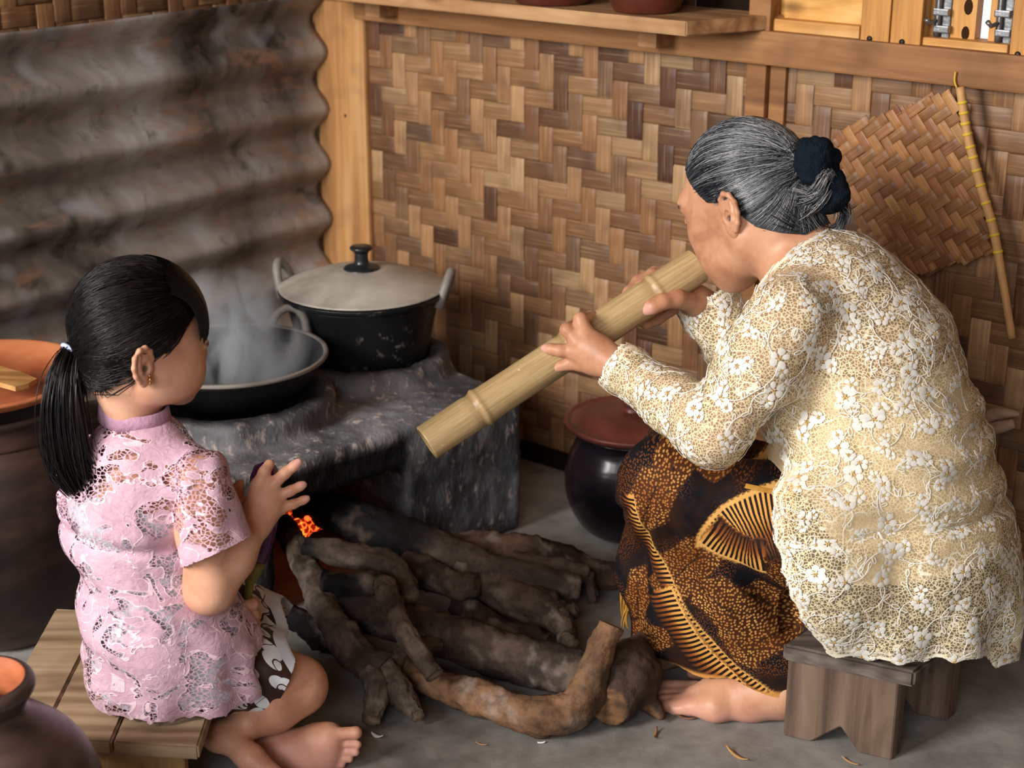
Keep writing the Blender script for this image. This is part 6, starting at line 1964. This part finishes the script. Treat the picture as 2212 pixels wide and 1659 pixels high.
cur, rad_ = comb_hair(HG, SKG, [Lc[i] for i in idx_], tuple(TL), (-.008, 0, .020), 12, .003, .0, .0004, rnd, .0006, SKG2)
tv = np.array(TIE)
for P in cur:                      # gather the last points into the tie
    for k, w in ((-1, 1.0), (-2, .72), (-3, .38), (-4, .14)): P[k] = P[k] * (1 - w) + (tv + np.array([rnd.gauss(0, .003), rnd.gauss(0, .003), rnd.gauss(0, .004)])) * w
BL = [np.array(lin(h)) for h in ('#050404', '#090707', '#0f0b0a', '#191210')]
cl = [rnd.choice(BL) * rnd.uniform(.7, 1.3) for _ in cur]
# fringe: from the crown forward and down over the forehead
def over(a, lat, u0, r0=.0):
    pts = []
    return pts
for i in range(1500):
    lat = rnd.uniform(-.066, .070); a0_ = rnd.uniform(.0, .05)
    le = lat * 1.04; n = 12; P = []
    back = max(0, abs(lat) - .045)
    end_u = .018 - .012 * rnd.random() - .55 * back + .012 * (abs(lat) > .06)
    for k in range(n):
        t = k / (n - 1); th = math.radians(88 - 8 - a0_ * 400 * 0) 
        ang_ = (1 - t) * math.radians(80 - a0_ * 300) + t * math.radians(2)
        rx, rz_ = .0935, .0905 + .004 * t
        lat_s = math.sqrt(max(.12, 1 - (lat / .082) ** 2))
        f_ = -.008 + rx * lat_s * math.cos(ang_) * (1 - .0 * t); u_ = .022 + rz_ * lat_s * math.sin(ang_)
        u_ = u_ + (end_u - .022) * t ** 2
        P.append(np.array(HG(f_ + .004 * t, le, u_)))
    cur.append(np.array(P)); rr_ = np.full(n, .0006); rr_[-1] *= .4; rad_.append(rr_); cl.append(rnd.choice(BL) * rnd.uniform(.8, 1.5))
strands('hair_strands', cur, rad_, cl, capG, 3)['kind'] = 'stuff'
# ponytail
S1 = lockw([(165, 752, 2.015), (152, 770, 2.0), (136, 830, 1.985), (136, 920, 1.975), (150, 1000, 1.965), (178, 1068, 1.955)], 900, [7, 10, 15, 18, 17, 9], BL, .0007, 31)
S2 = lockw([(165, 752, 2.015), (152, 772, 2.0), (140, 830, 1.985), (150, 920, 1.975), (168, 990, 1.965), (205, 1035, 1.96)], 420, [7, 9, 13, 15, 14, 12], BL[1:], .0006, 32)
strands('ponytail', S1[0] + S2[0], S1[1] + S2[1], S1[2] + S2[2], capG, 3)['kind'] = 'stuff'
M_ELAS = simple('pale_blue_elastic', '#b9c6e6', .5, .3, .1, 20, 0)
c_ = at(156, 760, 2.006); tdir = (at(130, 800, 1.995) - at(175, 740, 2.02)).normalized(); ea = tdir.cross(Vector((0, 0, 1))).normalized(); eb_ = tdir.cross(ea)
P = [c_ + ea * math.cos(a) * .013 + eb_ * math.sin(a) * .015 for a in np.linspace(0, 2 * math.pi, 25)]
tube_obj('hair_elastic', P, [.0032] * 25, M_ELAS, capG, n=8, cap=False, step=.004)

# ================================================================== EGGPLANT IN HER HANDS
egg = thing('eggplant', 'long glossy purple eggplant held upright by the child', 'eggplant')
M_EGG = NT('eggplant_skin'); _v = M_EGG.coord('Object', (1, 1, .5)); _n = M_EGG.noise(_v, 38, 3, .6)
M_EGG.base(M_EGG.mix(M_EGG.ramp(_n, [(.60, 0.0), (.66, .8)]), lin('#4a1452'), lin('#9f7a82')), .2, .6); M_EGG = M_EGG.m
M_CAL = simple('green_calyx', '#7d7838', .6, .3, .35, 30, .3)
def eg(x, y, Yv, r): p = at(x, y, Yv); return p, rp(r, p)
q = [eg(574, 1000, 2.09, 8), eg(573, 1008, 2.09, 24), eg(573, 1030, 2.088, 33), eg(573, 1070, 2.085, 34), eg(571, 1120, 2.075, 31), eg(562, 1180, 2.060, 25), eg(552, 1218, 2.050, 20), eg(549, 1228, 2.048, 14)]
V, F, T = tube([a for a, b in q], [b for a, b in q], .008, 24, True); link('fruit', mesh_pd('fruit', V, F), M_EGG, egg, True)
q = [eg(553, 1212, 2.05, 22), eg(547, 1232, 2.046, 19), eg(541, 1250, 2.042, 14), eg(538, 1262, 2.04, 9)]
V, F, T = tube([a for a, b in q], [b for a, b in q], .005, 20, True, .12, 4); link('calyx', mesh_pd('calyx', V, F), M_CAL, egg, True)
q = [eg(540, 1255, 2.042, 10), eg(536, 1285, 2.038, 8.5), eg(532, 1330, 2.036, 8), eg(530, 1350, 2.036, 8)]
V, F, T = tube([a for a, b in q], [b for a, b in q], .006, 10, True, .08, 5); link('stem', mesh_pd('stem', V, F), M_CAL, egg, True)
